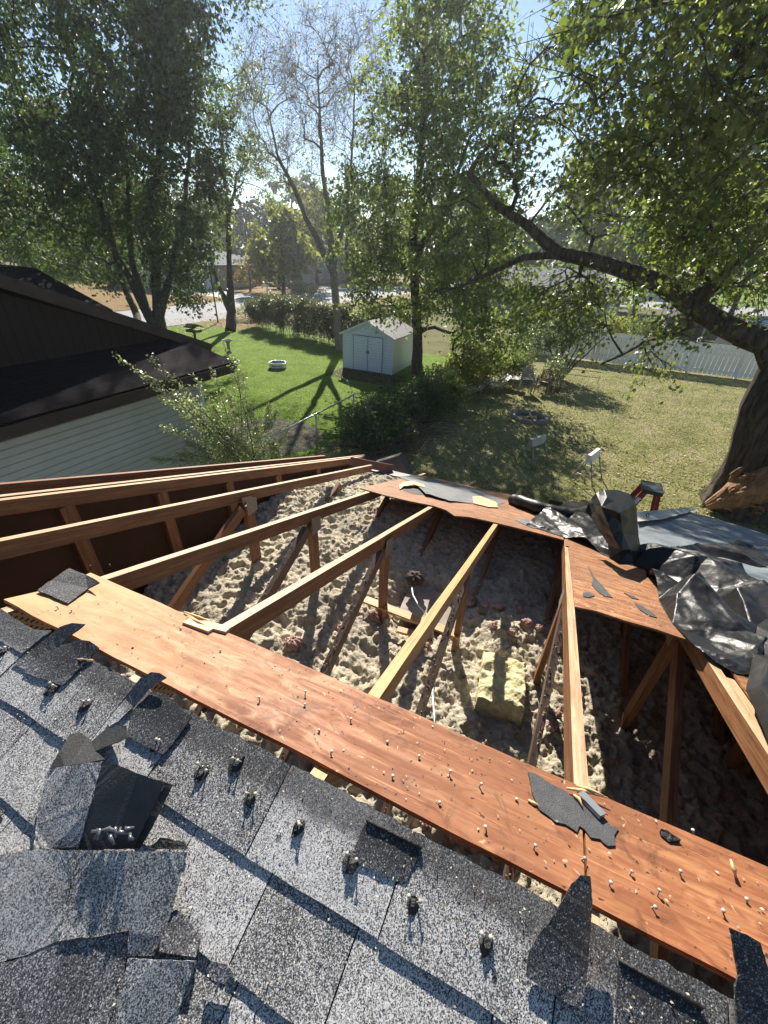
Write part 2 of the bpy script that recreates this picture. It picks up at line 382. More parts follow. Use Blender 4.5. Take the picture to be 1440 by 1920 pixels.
M_drive = simple('concrete', (.5, .48, .45), .9, .2, var=.1)
M_soil = ground_mat('bare_soil', (.07, .05, .03), (.12, .085, .055), (.17, .12, .08), 2)
def sheet(name, pts, z, mat):
    m = MB(); m.quad([(x, y, z) for x, y in pts]); o = m.build(name, mat); o['kind'] = 'structure'; return o
sheet('ground', [(-460, -270), (460, -270), (460, 570), (-460, 570)], 0, M_earth)
sheet('neighbour_lawn', [(-27.6, 4), (-6.6, 4), (-6.6, 26.2), (-14, 26.2), (-20, 28.5), (-27.2, 33)], .004, M_lawn)
sheet('back_yard_lawn', [(-6.6, -8), (14, -8), (14, 30.6), (-6.6, 30.6)], .004, M_yard)
sheet('brown_verge', [(-29.5, 26), (-23, 26), (-23, 80), (-27.5, 80)], .006, M_fall)
sheet('road', [(-37, -60), (-28.6, -60), (-27.8, 20), (-26.2, 60), (-22, 170), (-33, 170), (-36, 60)], .008, M_road)
sheet('far_lawn', [(-80, -10), (-37.4, -10), (-36.2, 60), (-33, 120), (-80, 120)], .012, M_fall)
sheet('driveway', [(-47, 43), (-36.9, 41), (-36.7, 46), (-47, 48)], .016, M_drive)
sheet('second_driveway', [(-47, 62), (-35.9, 61), (-35.7, 66), (-47, 67)], .016, M_drive)
sheet('cross_street', [(-20, 74), (90, 78), (90, 95), (-20, 92)], .01, M_road)
sheet('far_green', [(-20, 95), (120, 98), (120, 200), (-20, 200)], .02, M_lawn)
sheet('shed_soil', [(-11.2, 18.3), (-7.4, 18.0), (-7.6, 20.2), (-11.2, 20.2)], .008, M_soil)
# round planting bed
m = MB(); bed = [(-8.6+1.75*math.cos(a), 10.6+1.5*math.sin(a)) for a in np.linspace(0, 2*math.pi, 40)[:-1]]
m.quad([(x, y, .012) for x, y in bed]); o = m.build('mulch_bed', ground_mat('mulch', (.1, .08, .065), (.2, .17, .14), (.3, .26, .22), 6)); o['kind'] = 'structure'
rng = np.random.default_rng(5)
def scatter(name, region, n, size, mat, label, cat, up=False, seed=1, dens=None):
    r = np.random.default_rng(seed); x0, x1, y0, y1 = region
    P = np.stack([r.uniform(x0, x1, n), r.uniform(y0, y1, n)], 1)
    if dens is not None: P = P[dens(P) > r.uniform(0, 1, len(P))]
    n = len(P); a = r.uniform(0, 2*np.pi, n); s = size*r.uniform(.6, 1.4, n)
    dx, dy = np.cos(a), np.sin(a)
    if up:                                       # blades
        lean = r.normal(0, .5, (n, 2))*s[:, None]; wd = s*.22
        V = np.zeros((n, 3, 3)); V[:, 0, :2] = P-np.stack([dx, dy], 1)*wd[:, None]; V[:, 1, :2] = P+np.stack([dx, dy], 1)*wd[:, None]
        V[:, 2, :2] = P+lean; V[:, 2, 2] = s; V[:, :2, 2] = .004
    else:
        V = np.zeros((n, 4, 3)); tilt = r.uniform(-.4, .4, (n, 2))
        for k, (p, q) in enumerate(((0, 0), (.55, .38), (1, 0), (.5, -.38))):
            V[:, k, 0] = P[:, 0]+s*(p*dx-q*dy); V[:, k, 1] = P[:, 1]+s*(p*dy+q*dx)
            V[:, k, 2] = .02+s*(np.abs(tilt[:, 0])*p+np.abs(tilt[:, 1])*abs(q))
    o = npmesh(name, V, 0, mat); tag(o, label, cat, kind='stuff'); return o
inlawn = lambda P: ((P[:, 0] < -6.8)).astype(float)
scatter('grass', (-27.5, -6.7, 8, 26), 90000, .05, L_grass, 'short bright green grass of the neighbouring lawn', 'grass', True, 2,
        lambda P: np.clip(1.25-.03*np.hypot(P[:, 0], P[:, 1]), .2, 1))
scatter('yard_grass', (-6.6, 12, 8.5, 30.3), 120000, .06, L_dry, 'thin yellowish grass of the back yard', 'grass', True, 3,
        lambda P: np.clip(1.3-.03*np.hypot(P[:, 0], P[:, 1]), .2, 1)*(.4+.6*vnoise(P[:, 0]*.8, P[:, 1]*.8, 3)))
scatter('fallen_leaves', (-6.6, 12, 8.5, 30.3), 40000, .058, L_litter, 'dry tan leaves fallen over the back yard lawn', 'leaves', False, 4,
        lambda P: np.clip(.25+.9*vnoise(P[:, 0]*.5+3, P[:, 1]*.5, 8), 0, 1))
scatter('lawn_leaves', (-27, -6.7, 9, 26), 900, .06, L_litter, 'a few pale leaves fallen on the green lawn', 'leaves', False, 6)
scatter('road_verge_leaves', (-30, -24, 22, 50), 3000, .12, L_litter, 'rusty leaves along the road edge', 'leaves', False, 7)
R5 = np.random.default_rng
# ------------------------------------------------------------------ trees and plants
def leaf_polys(P, size, r, shape='lobed', droop=.5, up=.5):
    n = len(P)
    ax = r.normal(0, 1, (n, 3)); ax[:, 2] = ax[:, 2]*.5-droop*1.6; ax /= np.linalg.norm(ax, axis=1)[:, None]
    nn = r.normal(0, 1, (n, 3)); nn[:, 2] += up*2; nn -= ax*(nn*ax).sum(1)[:, None]; nn /= np.linalg.norm(nn, axis=1)[:, None]+1e-9
    sd = np.cross(ax, nn)
    tpl = {'maple': [(0, 0), (.12, .4), (.36, .2), (.55, .42), (.62, .14), (1, 0), (.62, -.14), (.55, -.42), (.36, -.2), (.12, -.4)],
           'lobed': [(0, 0), (.25, .42), (.5, .17), (1, 0), (.5, -.17), (.25, -.42)],
           'quad': [(0, 0), (.45, .33), (1, 0), (.45, -.33)]}[shape]
    s = (size*r.uniform(.65, 1.3, n))[:, None]; fold = r.uniform(.05, .5, n)[:, None]
    V = np.zeros((n, len(tpl), 3))
    for k, (a, b) in enumerate(tpl):
        V[:, k] = P+s*(ax*a+sd*b+nn*(abs(b)*fold-.25*a*a))
    return V
def frustums(A, B, ra, rb, n=5):
    d = B-A; L = np.linalg.norm(d, axis=1)[:, None]+1e-9; d = d/L
    ref = np.where(np.abs(d[:, 2:3]) < .9, np.array([[0, 0, 1.]]), np.array([[1., 0, 0]]))
    x = np.cross(d, ref); x /= np.linalg.norm(x, axis=1)[:, None]; y = np.cross(d, x)
    V = np.zeros((len(A), n, 4, 3))
    for i in range(n):
        for k, j in enumerate((i, i+1)):
            a = 2*math.pi*j/n; o = math.cos(a)*x+math.sin(a)*y
            V[:, i, k] = A+o*ra[:, None]
            V[:, i, 3-k] = B+d*(rb[:, None]*.6)+o*rb[:, None]
    return V.reshape(-1, 4, 3)
def blob(px, py, u, rx, ry, k, ru=None):
    c = pu(px, py, u); dep = (c-EYE)@CZ; return (c, (rx*dep/F, ru or rx*dep/F, ry*dep/F), k)
def sample(blobs, r, keep=None):
    out = []
    for c, R, k in blobs:
        d = r.normal(0, 1, (k, 3)); d /= np.linalg.norm(d, axis=1)[:, None]
        out.append(np.array(c)+d*np.array(R)*(r.uniform(.15, 1, k)**.45)[:, None])
    P = np.concatenate(out); P = P[P[:, 2] > .4]
    if keep is not None: P = P[keep(P)]
    return P
def roof_lit(P):
    t = (P[:, 2]-3.9)/SV.z; x = P[:, 0]-SV.x*t; y = P[:, 1]-SV.y*t
    return ~((x > -3.6) & (x < 1.5) & (y > -2.2) & (y < 5.9) & (t > 0))
def tree(name, label, cat, trunks, P, leaves, ln, lsize, cs, seed, group=None, shape='lobed', droop=.5, rtip=.011, twigs=5,
         tlen=1., bark=None, up=.5, arch=.12, flat=.7, keep=None, fseg=5, leaf_up=.5):
    r = np.random.default_rng(seed); bark = bark or M_bark
    base = np.array(trunks[0][0][0], float)
    pos, par, fr = [], [], []
    for tr in trunks:
        last = -1
        if len(tr[0]) == 3: last = tr[0][2]
        for q in tr:
            p, rr = np.array(q[0], float), q[1]
            if last >= 0 and pos and not (q is tr[0]):
                a, ra = pos[last], fr[last]; n = max(1, int(np.linalg.norm(p-a)/.45))
                for k in range(1, n+1):
                    wob = r.normal(0, .02, 3) if k < n else 0
                    pos.append(a+(p-a)*k/n+wob); fr.append(ra+(rr-ra)*k/n); par.append(last); last = len(pos)-1
            elif q is tr[0] and last >= 0:
                last = int(np.argmin([np.linalg.norm(x-p) for x in pos]))
            else:
                pos.append(p); fr.append(rr); par.append(last); last = len(pos)-1
    ntr = len(pos)
    d0 = np.array([min(np.linalg.norm(np.array(pos[:ntr])-p, axis=1)) for p in P]); P = P[np.argsort(d0)]
    tips = []
    for p in P:
        A = np.array(pos); d = np.linalg.norm(A-p, axis=1)+np.maximum(0, A[:, 2]-p[2]+.2)*up
        d[:2] += 1.5
        k = int(np.argmin(d)); a = pos[k]; L = np.linalg.norm(p-a)
        n = max(2, int(L/.5)); o = r.normal(0, .1*L, 3)
        last = k
        for j in range(1, n+1):
            t_ = j/n; q = a+(p-a)*t_+(o+np.array([0, 0, arch*L]))*math.sin(math.pi*t_)*.6+(r.normal(0, .03, 3) if j < n else 0)
            pos.append(q); par.append(last); fr.append(0); last = len(pos)-1
        tips.append(last)
    cnt = np.zeros(len(pos))
    for k in tips: cnt[k] += 1
    for k in range(len(pos)-1, -1, -1):
        if par[k] >= 0: cnt[par[k]] += cnt[k]
    pos = np.array(pos); par = np.array(par); fr = np.array(fr)
    rr = np.maximum(fr, np.where(fr > 0, 0, rtip*np.maximum(cnt, 1)**.5))
    for k in range(len(rr)):
        if par[k] >= 0 and fr[k] == 0: rr[k] = min(rr[k], rr[par[k]]*.92)
    e = np.where(par >= 0)[0]
    big = rr[e] > .07
    segs = [frustums(pos[par[e[big]]], pos[e[big]], rr[par[e[big]]], rr[e[big]], 9), frustums(pos[par[e[~big]]], pos[e[~big]], np.minimum(rr[par[e[~big]]], rr[e[~big]]*1.5), rr[e[~big]], fseg)]
    c = pos[tips]; K = len(c)
    dirs = r.normal(0, 1, (K, twigs, 3)); dirs[:, :, 2] *= flat
    prev = c-pos[par[tips]]; prev /= np.linalg.norm(prev, axis=1)[:, None]+1e-9
    dirs += prev[:, None]*1.0; dirs /= np.linalg.norm(dirs, axis=2)[:, :, None]
    tl = cs*tlen*r.uniform(.5, 1.2, (K, twigs))[:, :, None]
    ends = c[:, None]+dirs*tl; ends[:, :, 2] -= droop*cs*.35
    A = np.repeat(c, twigs, 0); B = ends.reshape(-1, 3)
    segs.append(frustums(A, B, np.full(len(A), rtip*.75), np.full(len(A), rtip*.3), 3))
    root = empty(name, base, label, cat, group)
    o = npmesh('trunk', np.concatenate(segs), 0, bark, root)
    if ln:
        nl = K*ln; ti = r.integers(0, twigs, nl); ci = np.repeat(np.arange(K), ln); tt = r.uniform(.15, 1.1, nl)[:, None]
        LP = c[ci]+(ends[ci, ti]-c[ci])*tt+r.normal(0, cs*.16, (nl, 3))
        LP[:, 2] -= droop*r.uniform(0, .3, nl)*cs
        if keep is not None: LP = LP[keep(LP)]
        npmesh('crown', leaf_polys(LP, lsize, r, shape, droop, leaf_up), 0, leaves, root)
    return root

# ------------------------------------------------------------------ buildings and yard things
M_siding = simple('white_siding', (.46, .48, .46), .6, .3, var=.06, vs=2)
M_wht = simple('white_paint', (.74, .76, .74), .5, .4, var=.06, vs=3)
M_cream2 = simple('cream_vinyl', (.86, .85, .78), .5, .4, var=.05)
M_brown = simple('brown_trim', (.035, .022, .018), .45, .4, var=.2)
t = NT('brown_grooved_siding'); v = t.co('World'); wv = t.n('ShaderNodeTexWave'); wv.bands_direction = 'Y'; wv.inputs['Scale'].default_value = 1.6; wv.inputs['Distortion'].default_value = .3
t.l(v, wv.inputs['Vector']); t.base(t.mix(t.ramp(wv.outputs[1], [(.0, .5), (.2, 0)]), (.03, .022, .018), (.012, .009, .008)), .8, .2); M_bsid = t.m
def roofmat(name, a, b):
    t = NT(name); v = t.co('UV'); br = t.n('ShaderNodeTexBrick'); t.l(v, br.inputs['Vector']); br.inputs['Scale'].default_value = 1
    br.inputs['Color1'].default_value = (*a, 1); br.inputs['Color2'].default_value = (*b, 1); br.inputs['Mortar'].default_value = (*(x*.25 for x in a), 1)
    br.inputs['Mortar Size'].default_value = .008; br.inputs['Brick Width'].default_value = .3; br.inputs['Row Height'].default_value = .145
    n = t.noise(t.co('World'), 60, 3); col = t.mix(t.ramp(n, [(.4, .5), (.6, 0)]), br.outputs[0], tuple(x*.5 for x in a)); t.base(col, .95, .08)
    t.bump(br.outputs['Fac'], -.6, .01); return t.m
M_brroof = roofmat('brown_shingles', (.026, .019, .02), (.016, .012, .013))
M_grroof = roofmat('pale_grey_shingles', (.3, .31, .32), (.24, .25, .26))
M_dkglass = simple('dark_glass', (.02, .022, .025), .1, .8, var=.1)
def slab(m, pts, th, uvw=None):
    """roof slab from 4 top corners: eave a,b then ridge c,d"""
    p = [np.array(x, float) for x in pts]; n = np.cross(p[1]-p[0], p[3]-p[0]); n /= np.linalg.norm(n)
    if n[2] < 0: n = -n
    b = [x-n*th for x in p]; L = np.linalg.norm(p[1]-p[0]); W = np.linalg.norm(p[3]-p[0])
    m.quad(p, [(0, 0), (L, 0), (L, W), (0, W)]); m.quad(b[::-1])
    for i in range(len(p)):
        j = (i+1) % len(p); m.quad([b[i], b[j], p[j], p[i]])
# neighbour's house: white clapboard wall, dark skirt roof, brown gable above
nh = empty('neighbour_house', (-8.1, 3, 0), 'neighbouring house with white clapboard wall, dark brown roof and brown gable', 'house')
m = MB(); x0 = -8.15; y0, y1 = -6, 7.5; nb = 19; ex = .133
for k in range(nb):
    z = .05+k*ex
    m.hexa([(x0-.03, y0, z), (x0+.04, y0, z), (x0+.04, y1, z), (x0-.03, y1, z)], [(x0-.03, y0, z+ex-.026), (x0+.034, y0, z+ex-.026), (x0+.034, y1, z+ex-.026), (x0-.03, y1, z+ex-.026)])
    m.hexa([(x0-.03, y0, z+ex-.0255), (x0+.034, y0, z+ex-.0255), (x0+.034, y1, z+ex-.0255), (x0-.03, y1, z+ex-.0255)], [(x0-.03, y0, z+ex-.0005), (x0+.002, y0, z+ex-.0005), (x0+.002, y1, z+ex-.0005), (x0-.03, y1, z+ex-.0005)])
m.build('clapboard_wall', M_siding, nh)
m = MB(); m.hexa([(-20, y0, 0), (-8.19, y0, 0), (-8.19, 7.45, 0), (-20, 7.45, 0)], [(-20, y0, 2.55), (-8.19, y0, 2.55), (-8.19, 7.45, 2.55), (-20, 7.45, 2.55)]); m.build('wall', M_siding, nh)
m = MB(); m.box((-8.09, 7.52, 1.28), (.12, .07, 2.5)); m.build('corner_trim', M_wht, nh)
m = MB(); slab(m, [(-7.68, y0, 2.84), (-7.68, 8.4, 2.84), (-9.36, 8.2, 3.27), (-9.36, y0, 3.27)], .05); m.build('skirt_roof', M_brroof, nh)
m = MB(); m.box((-7.66, 1.19, 2.7), (.03, 14.42, .2)); m.box((-7.92, 1.19, 2.63), (.48, 14.32, .02)); m.box((-8.5, 8.39, 2.72), (1.6, .03, .2)); m.build('fascia', M_brown, nh)
m = MB(); g = [( -9.3, -6, 3.2), (-9.3, 7.9, 3.2), (-9.3, 7.95, 3.27), (-9.3, 2.4, 5.25), (-9.3, -3, 5.25), (-9.3, -6, 4.1)]
m.quad(g); m.quad([(a-.1, b, c) for a, b, c in g][::-1]); m.build('gable_wall', M_bsid, nh)
def rk(y): return 5.6-(y-2.4)*.392
m = MB(); slab(m, [(-9.02, 9.0, rk(9.0)), (-22, 9.0, rk(9.0)), (-22, 2.4, rk(2.4)), (-9.02, 2.4, rk(2.4))], .06); slab(m, [(-9.02, -6, 2.4), (-22, -6, 2.4), (-22, 2.4, 5.6), (-9.02, 2.4, 5.6)], .06); m.build('upper_roof', M_brroof, nh)
m = MB(); m.beam((-9.0, 9.0, rk(9.0)-.1), (-9.0, 2.4, rk(2.4)-.1), .035, .2, (0, 0, 1)); m.beam((-9.04, 8.95, rk(8.95)-.16), (-9.04, 2.4, rk(2.4)-.16), .05, .1); m.build('rake_board', simple('brown_rake', (.07, .05, .042), .7, .2), nh)
# second house further left
h2 = empty('brown_roofed_house', (-23, 10, 0), 'dark brown roofed house behind the neighbouring gable at the left edge', 'house')
m = MB(); m.box((-27, 8.5, 1.1), (9, 13, 2.2)); m.build('wall', M_bsid, h2)
m = MB(); slab(m, [(-21.6, 1, 2.25), (-21.6, 15.6, 2.25), (-25, 14.6, 3.9), (-25, 1, 3.9)], .12); slab(m, [(-21.6, 15.6, 2.25), (-32, 15.6, 2.25), (-32, 14.6, 3.9), (-25, 14.6, 3.9)], .12); m.build('roof', M_brroof, h2)
m = MB(); m.tube([(-21.9, 15.3, 0), (-21.9, 15.3, 2.2)], .08, 8); m.build('porch_post', M_brown, h2)
# shed
sh = empty('garden_shed', (-9.75, 20.1, 0), 'small white metal garden shed with double doors and grey gable roof', 'shed')
ax, bx, ay, by, zh, zr = -11.15, -8.4, 20.1, 22.9, 1.76, 2.36
t = NT('ribbed_white_metal'); v = t.co('World'); sx = t.n('ShaderNodeSeparateXYZ'); t.l(v, sx.inputs[0]); fr_ = t.math('FRACT', t.math('MULTIPLY', sx.outputs[2], 7.5))
t.base(t.ramp(fr_, [(0, (.4, .46, .52)), (.12, (.74, .78, .83)), (1, (.78, .82, .86))]), .45, .4); t.bump(fr_, .6, .02); M_rib = t.m
m = MB(); mx = (ax+bx)/2
m.quad([(ax, ay, 0.02), (bx, ay, 0.02), (bx, ay, zh), (mx, ay, zr), (ax, ay, zh)]); m.quad([(ax, by, 0.02), (bx, by, 0.02), (bx, by, zh), (mx, by, zr), (ax, by, zh)][::-1])
m.quad([(bx, ay, .02), (bx, by, .02), (bx, by, zh), (bx, ay, zh)]); m.quad([(ax, by, .02), (ax, ay, .02), (ax, ay, zh), (ax, by, zh)]); m.build('wall', M_rib, sh)
M_shroof = simple('grey_shed_roof', (.13, .12, .12), .6, .3, var=.3, vs=3)
m = MB(); e = .14; slab(m, [(bx+e, ay-e, zh-.04), (bx+e, by+e, zh-.04), (mx, by+e, zr+.03), (mx, ay-e, zr+.03)], .03); slab(m, [(ax-e, by+e, zh-.04), (ax-e, ay-e, zh-.04), (mx, ay-e, zr+.03), (mx, by+e, zr+.03)], .03); m.build('roof', M_shroof, sh)
m = MB(); m.beam((bx+e, ay-e-.01, zh-.08), (mx, ay-e-.01, zr-.01), .02, .09); m.beam((ax-e, ay-e-.01, zh-.08), (mx, ay-e-.01, zr-.01), .02, .09)
for x in (ax, bx): m.box((x, ay-.01, zh/2), (.05, .05, zh))
m.build('trim', M_wht, sh)
for s_ in (0, 1):
    xd = -10.55+s_*.8+.4; m = MB(); m.box((xd, ay-.03, .86), (.775, .03, 1.62)); d = m.build('door', M_rib, sh)
    m = MB(); m.box((-9.75+(.05 if s_ else -.05), ay-.055, .95), (.03, .02, .14)); m.build('handle', M_brown, d)
m = MB()
for x in (-10.56, -9.75, -8.94): m.box((x, ay-.05, .86), (.014, .02, 1.64))
m.box((mx, ay-.05, 1.69), (1.66, .02, .03)); m.build('door_frame', simple('grey_seam', (.16, .18, .2), .5), sh)
# picket fence
m0 = None; fy = 30.4; fgroup = 'sections of the white picket fence'
labs = ['white picket fence section hidden behind the small round tree', 'white picket fence section just right of the small round tree', 'white picket fence section under the hanging leaves',
        'white picket fence section below the dark opening', 'white picket fence section beside the big maple trunk', 'white picket fence section at the right frame edge']
for k in range(6):
    xa = -3.9+k*2.42; f = empty('fence_section', (xa, fy, 0), labs[k], 'fence', fgroup); za = 1.68-.02*k
    m = MB()
    x = xa+.09
    while x < xa+2.25: m.box((x+.1, fy, .09+za/2), (.205, .016, za)); x += .236
    m.build('pickets', M_cream2, f)
    m = MB()
    for z in (.3, 1.5): m.box((xa+1.21, fy+.03, z), (2.36, .035, .12))
    m.build('rail', M_cream2, f)
    m = MB(); m.box((xa, fy, .92), (.12, .12, 1.84)); m.lathe((xa, fy, 1.84), [(.09, 0), (.085, .03), (0.001, .1)], 4); m.build('post', M_cream2, f)
# things beyond the fence
hs = empty('grey_roofed_house', (-5, 47, 0), 'grey roofed house seen through the leaves of the centre maple', 'house')
m = MB(); m.box((-5.5, 50, 1.3), (15, 8, 2.6)); m.build('wall', simple('grey_siding', (.3, .32, .33), .7), hs)
m = MB(); slab(m, [(-13.5, 45.4, 2.6), (2.5, 45.4, 2.6), (-.5, 50, 4.6), (-11, 50, 4.6)], .15); slab(m, [(2.5, 45.4, 2.6), (2.5, 54.6, 2.6), (-.5, 50.1, 4.6), (-.5, 50, 4.6)], .15)
m.build('roof', simple('grey_roof', (.16, .165, .175), .8), hs)
m = MB(); m.box((-.2, 45.97, 1.5), (.8, .04, .9)); m.build('window', M_dkglass, hs)
m = MB(); m.box((-.2, 45.98, 1.5), (1, .02, 1.1)); m.build('window_frame', M_wht, hs)
ob = empty('garden_outbuilding', (7, 42, 0), 'low outbuilding with a wide dark opening beyond the picket fence', 'shed')
m = MB(); m.box((8.0, 43, 1.1), (.1, 3, 2.2)); m.box((5.3, 43, 1.1), (.1, 3, 2.2)); m.box((6.65, 44.5, 1.1), (2.7, .1, 2.2)); m.build('wall', simple('tan_siding', (.35, .33, .28), .7), ob)
m = MB(); slab(m, [(5.0, 41.2, 1.95), (8.3, 41.2, 1.95), (8.3, 45, 2.6), (5.0, 45, 2.6)], .1); m.build('roof', M_shroof, ob)
m = MB(); m.box((6.65, 42.6, .6), (2.4, .6, .08)); m.box((6.65, 42.6, 1.3), (2.4, .5, .06)); m.build('shelf', M_firgrey, ob)
m = MB(); m.hexa([(8.6, 40.2, 0), (10.1, 40.2, 0), (10.1, 40.3, 0), (8.6, 40.3, 0)], [(8.9, 40.7, 1.9), (10.4, 40.7, 1.9), (10.4, 40.8, 1.9), (8.9, 40.8, 1.9)])
tag(m.build('tan_board', M_yard if False else simple('tan_panel', (.4, .37, .3), .7)), 'flat tan panel leaning beside the dark opening beyond the fence', 'panel')
cn = empty('ribbed_canopy', (12, 42, 0), 'bright white ribbed barrel canopy beyond the fence', 'canopy'); m = MB(); m2 = MB()
for k in range(10):
    a0, a1 = math.pi*k/10, math.pi*(k+1)/10; P = lambda a, y, o=0: (12.6-(2.3+o)*math.cos(a), y, .4+(1.75+o)*math.sin(a))
    m.quad([P(a0, 41), P(a0, 46), P(a1, 46), P(a1, 41)], smooth=True); m.quad([P(a0, 41), P(a1, 41), (12.6, 41, .4)])
for y in np.linspace(41, 46, 7): m2.tube([P(a, y, .02) for a in np.linspace(0, math.pi, 13)], .035, 6)
m.build('cover', M_wht, cn); m2.build('rib', simple('grey_rib', (.3, .31, .32), .5), cn)
tn = empty('white_tent', (5.2, 56, 0), 'white pointed tent roof seen under the arching limb', 'tent'); m = MB()
for k in range(4):
    c_ = [(3.6, 54.5), (7.4, 54.5), (7.4, 58.3), (3.6, 58.3)]; a, b = c_[k], c_[(k+1) % 4]; m.quad([(a[0], a[1], 2.1), (b[0], b[1], 2.1), (5.5, 56.4, 3.5)])
m.build('roof', M_wht, tn); 
for x, y in [(3.6, 54.5), (7.4, 54.5), (7.4, 58.3), (3.6, 58.3)]: m = MB(); m.tube([(x, y, 0), (x, y, 2.1)], .05, 6); m.build('pole', M_wht, tn)
# houses over the road
fh = empty('pale_roofed_garage', (-46, 48, 0), 'house with pale grey hipped roof and wide garage over the road at the left', 'house')
m = MB(); m.box((-52, 50, 1.4), (11, 16, 2.8)); m.build('wall', simple('far_wall', (.34, .32, .3), .8), fh)
m = MB(); slab(m, [(-45.6, 41.5, 2.8), (-45.6, 58.5, 2.8), (-52, 53, 5.1), (-52, 47, 5.1)], .15); slab(m, [(-45.6, 41.5, 2.8), (-58, 41.5, 2.8), (-52, 47, 5.1), (-52, 47.01, 5.1)], .15); m.build('roof', M_grroof, fh)
m = MB(); m.box((-46.45, 46, 1.1), (.06, 4.6, 2.1)); m.build('garage_door', M_wht, fh)
m = MB(); m.box((-46.45, 52.5, 1.5), (.06, 1.6, 1.1)); m.build('window', M_dkglass, fh)
h3 = empty('two_storey_house', (-44, 74, 0), 'pale two storey house behind the ornamental grass over the road', 'house')
m = MB(); m.box((-50, 80, 2.6), (11, 22, 5.2)); m.build('wall', simple('beige_wall', (.36, .36, .33), .8), h3)
m = MB(); slab(m, [(-44, 68.5, 5.2), (-44, 91.5, 5.2), (-50, 91.5, 7.4), (-50, 68.5, 7.4)], .15); m.build('roof', M_grroof, h3)
for y in (72, 76, 81):
    for z in (1.5, 4.0):
        m = MB(); m.box((-44.46, y, z), (.06, 1.3, 1.2)); wf = m.build('window', M_dkglass, h3); m = MB(); m.box((-44.47, y, z), (.02, 1.6, 1.5)); m.build('frame', M_wht, wf)
pc = empty('parked_car', (-41.5, 56.5, 0), 'small dark car parked in front of the far garage', 'car')
m = MB(); m.hexa([(-42.4, 54.4, .35), (-40.7, 54.4, .35), (-40.7, 58.6, .35), (-42.4, 58.6, .35)], [(-42.35, 54.5, .85), (-40.75, 54.5, .85), (-40.75, 58.5, .9), (-42.35, 58.5, .9)])
m.hexa([(-42.3, 55.3, .86), (-40.8, 55.3, .86), (-40.8, 58.0, .88), (-42.3, 58.0, .88)], [(-42.1, 55.9, 1.4), (-41, 55.9, 1.4), (-41, 57.5, 1.4), (-42.1, 57.5, 1.4)]); m.build('body', simple('car_paint', (.06, .05, .05), .3, .6), pc)
m = MB(); m.quad([(-40.79, 55.55, .92), (-40.79, 57.8, .92), (-40.97, 57.4, 1.34), (-40.97, 56, 1.34)]); m.build('side_window', M_dkglass, pc)
for y in (55.2, 57.8):
    m = MB(); m.lathe((-40.85, y, .33), [(.001, .09), (.33, .09), (.33, -.1), (.001, -.1)], 16, (1, 0, 0)); m.build('wheel', M_tar, pc)
mb_ = empty('mailbox', (-36.9, 47.5, 0), 'small white mailbox on a post beside the round street tree', 'mailbox')
m = MB(); m.box((-36.9, 47.5, .5), (.1, .1, 1)); m.build('post', M_wht, mb_); m = MB(); m.box((-36.9, 47.5, 1.1), (.3, .5, .26)); m.build('box', M_wht, mb_)
b = pg(409, 606); p_ = empty('sign_pole', b, 'thin dark leaning pole standing at the road edge', 'pole'); m = MB(); m.tube([b, (b[0]-.05, b[1], 3.9)], [.055, .045], 8); m.build('shaft', M_brown, p_)
m = MB(); m.tube([(b[0]-.05, b[1], 3.9), (b[0]-.05, b[1], 4.0)], [.07, .02], 8); m.build('cap', M_brown, p_)
# bird feeder, bird bath, metal ring
b = pg(372, 668); bf = empty('bird_feeder', b, 'wooden platform bird feeder on a post by the brown roof corner', 'bird feeder')
m = MB(); m.box((b[0], b[1], .62), (.09, .09, 1.24)); m.build('post', M_firgrey, bf)
m = MB(); m.box((b[0], b[1], 1.26), (.62, .5, .05)); m.box((b[0]-.3, b[1], 1.31), (.03, .5, .08)); m.box((b[0]+.3, b[1], 1.31), (.03, .5, .08)); m.build('tray', M_firgrey, bf)
m = MB(); slab(m, [(b[0]-.38, b[1]-.3, 1.48), (b[0]+.38, b[1]-.3, 1.48), (b[0]+.38, b[1]+.02, 1.62), (b[0]-.38, b[1]+.02, 1.62)], .03); slab(m, [(b[0]+.38, b[1]+.34, 1.48), (b[0]-.38, b[1]+.34, 1.48), (b[0]-.38, b[1]+.02, 1.62), (b[0]+.38, b[1]+.02, 1.62)], .03); m.build('roof', M_firgrey, bf)
b = pg(430, 662); bb = empty('bird_bath', b, 'pale stone bird bath standing under the thin forked tree', 'bird bath')
M_stone = simple('pale_stone', (.25, .235, .21), .85, .2, var=.3, vs=14, bump=.5, bs=30)
m = MB(); m.lathe(b, [(.17, 0), (.16, .05), (.09, .12), (.08, .5), (.12, .6)], 16); m.build('pedestal', M_stone, bb)
m = MB(); m.lathe((b[0], b[1], .6), [(.1, 0), (.27, .08), (.28, .12), (.24, .12), (.2, .07), (.001, .05)], 18); m.build('basin', M_stone, bb)
b = pg(521, 690); m = MB(); m.lathe(b, [(.42, 0), (.42, .07), (.44, .08), (.42, .1), (.42, .17), (.44, .18), (.42, .2), (.42, .27), (.44, .29), (.41, .29), (.4, .02)], 32); tag(m.build('fire_ring', M_metal), 'round galvanised metal ring lying on the green lawn', 'fire ring')
# chain-link fence remnant: rail and posts
cf = empty('chain_link_fence', (-6.9, 9.4, 0), 'grey metal fence rail with thin posts running between the two lawns', 'fence')
A = pg(540, 866, .0); 
m = MB(); m.tube([(-6.75, 7.6, 1.1), (-6.7, 12.9, 1.1)], .025, 8); m.build('top_rail', M_metal, cf)
for y in (8.2, 10.4, 12.8): m = MB(); m.tube([(-6.72, y, 0), (-6.72, y, 1.12)], .028, 8); m.build('post', M_metal, cf)
m = MB(); m.tube([(-6.72, 12.8, 1.12), (-7.3, 13.4, 1.35), (-7.8, 13.5, 1.5)], [.012, .01, .006], 6); m.build('loose_wire', M_metal, cf)
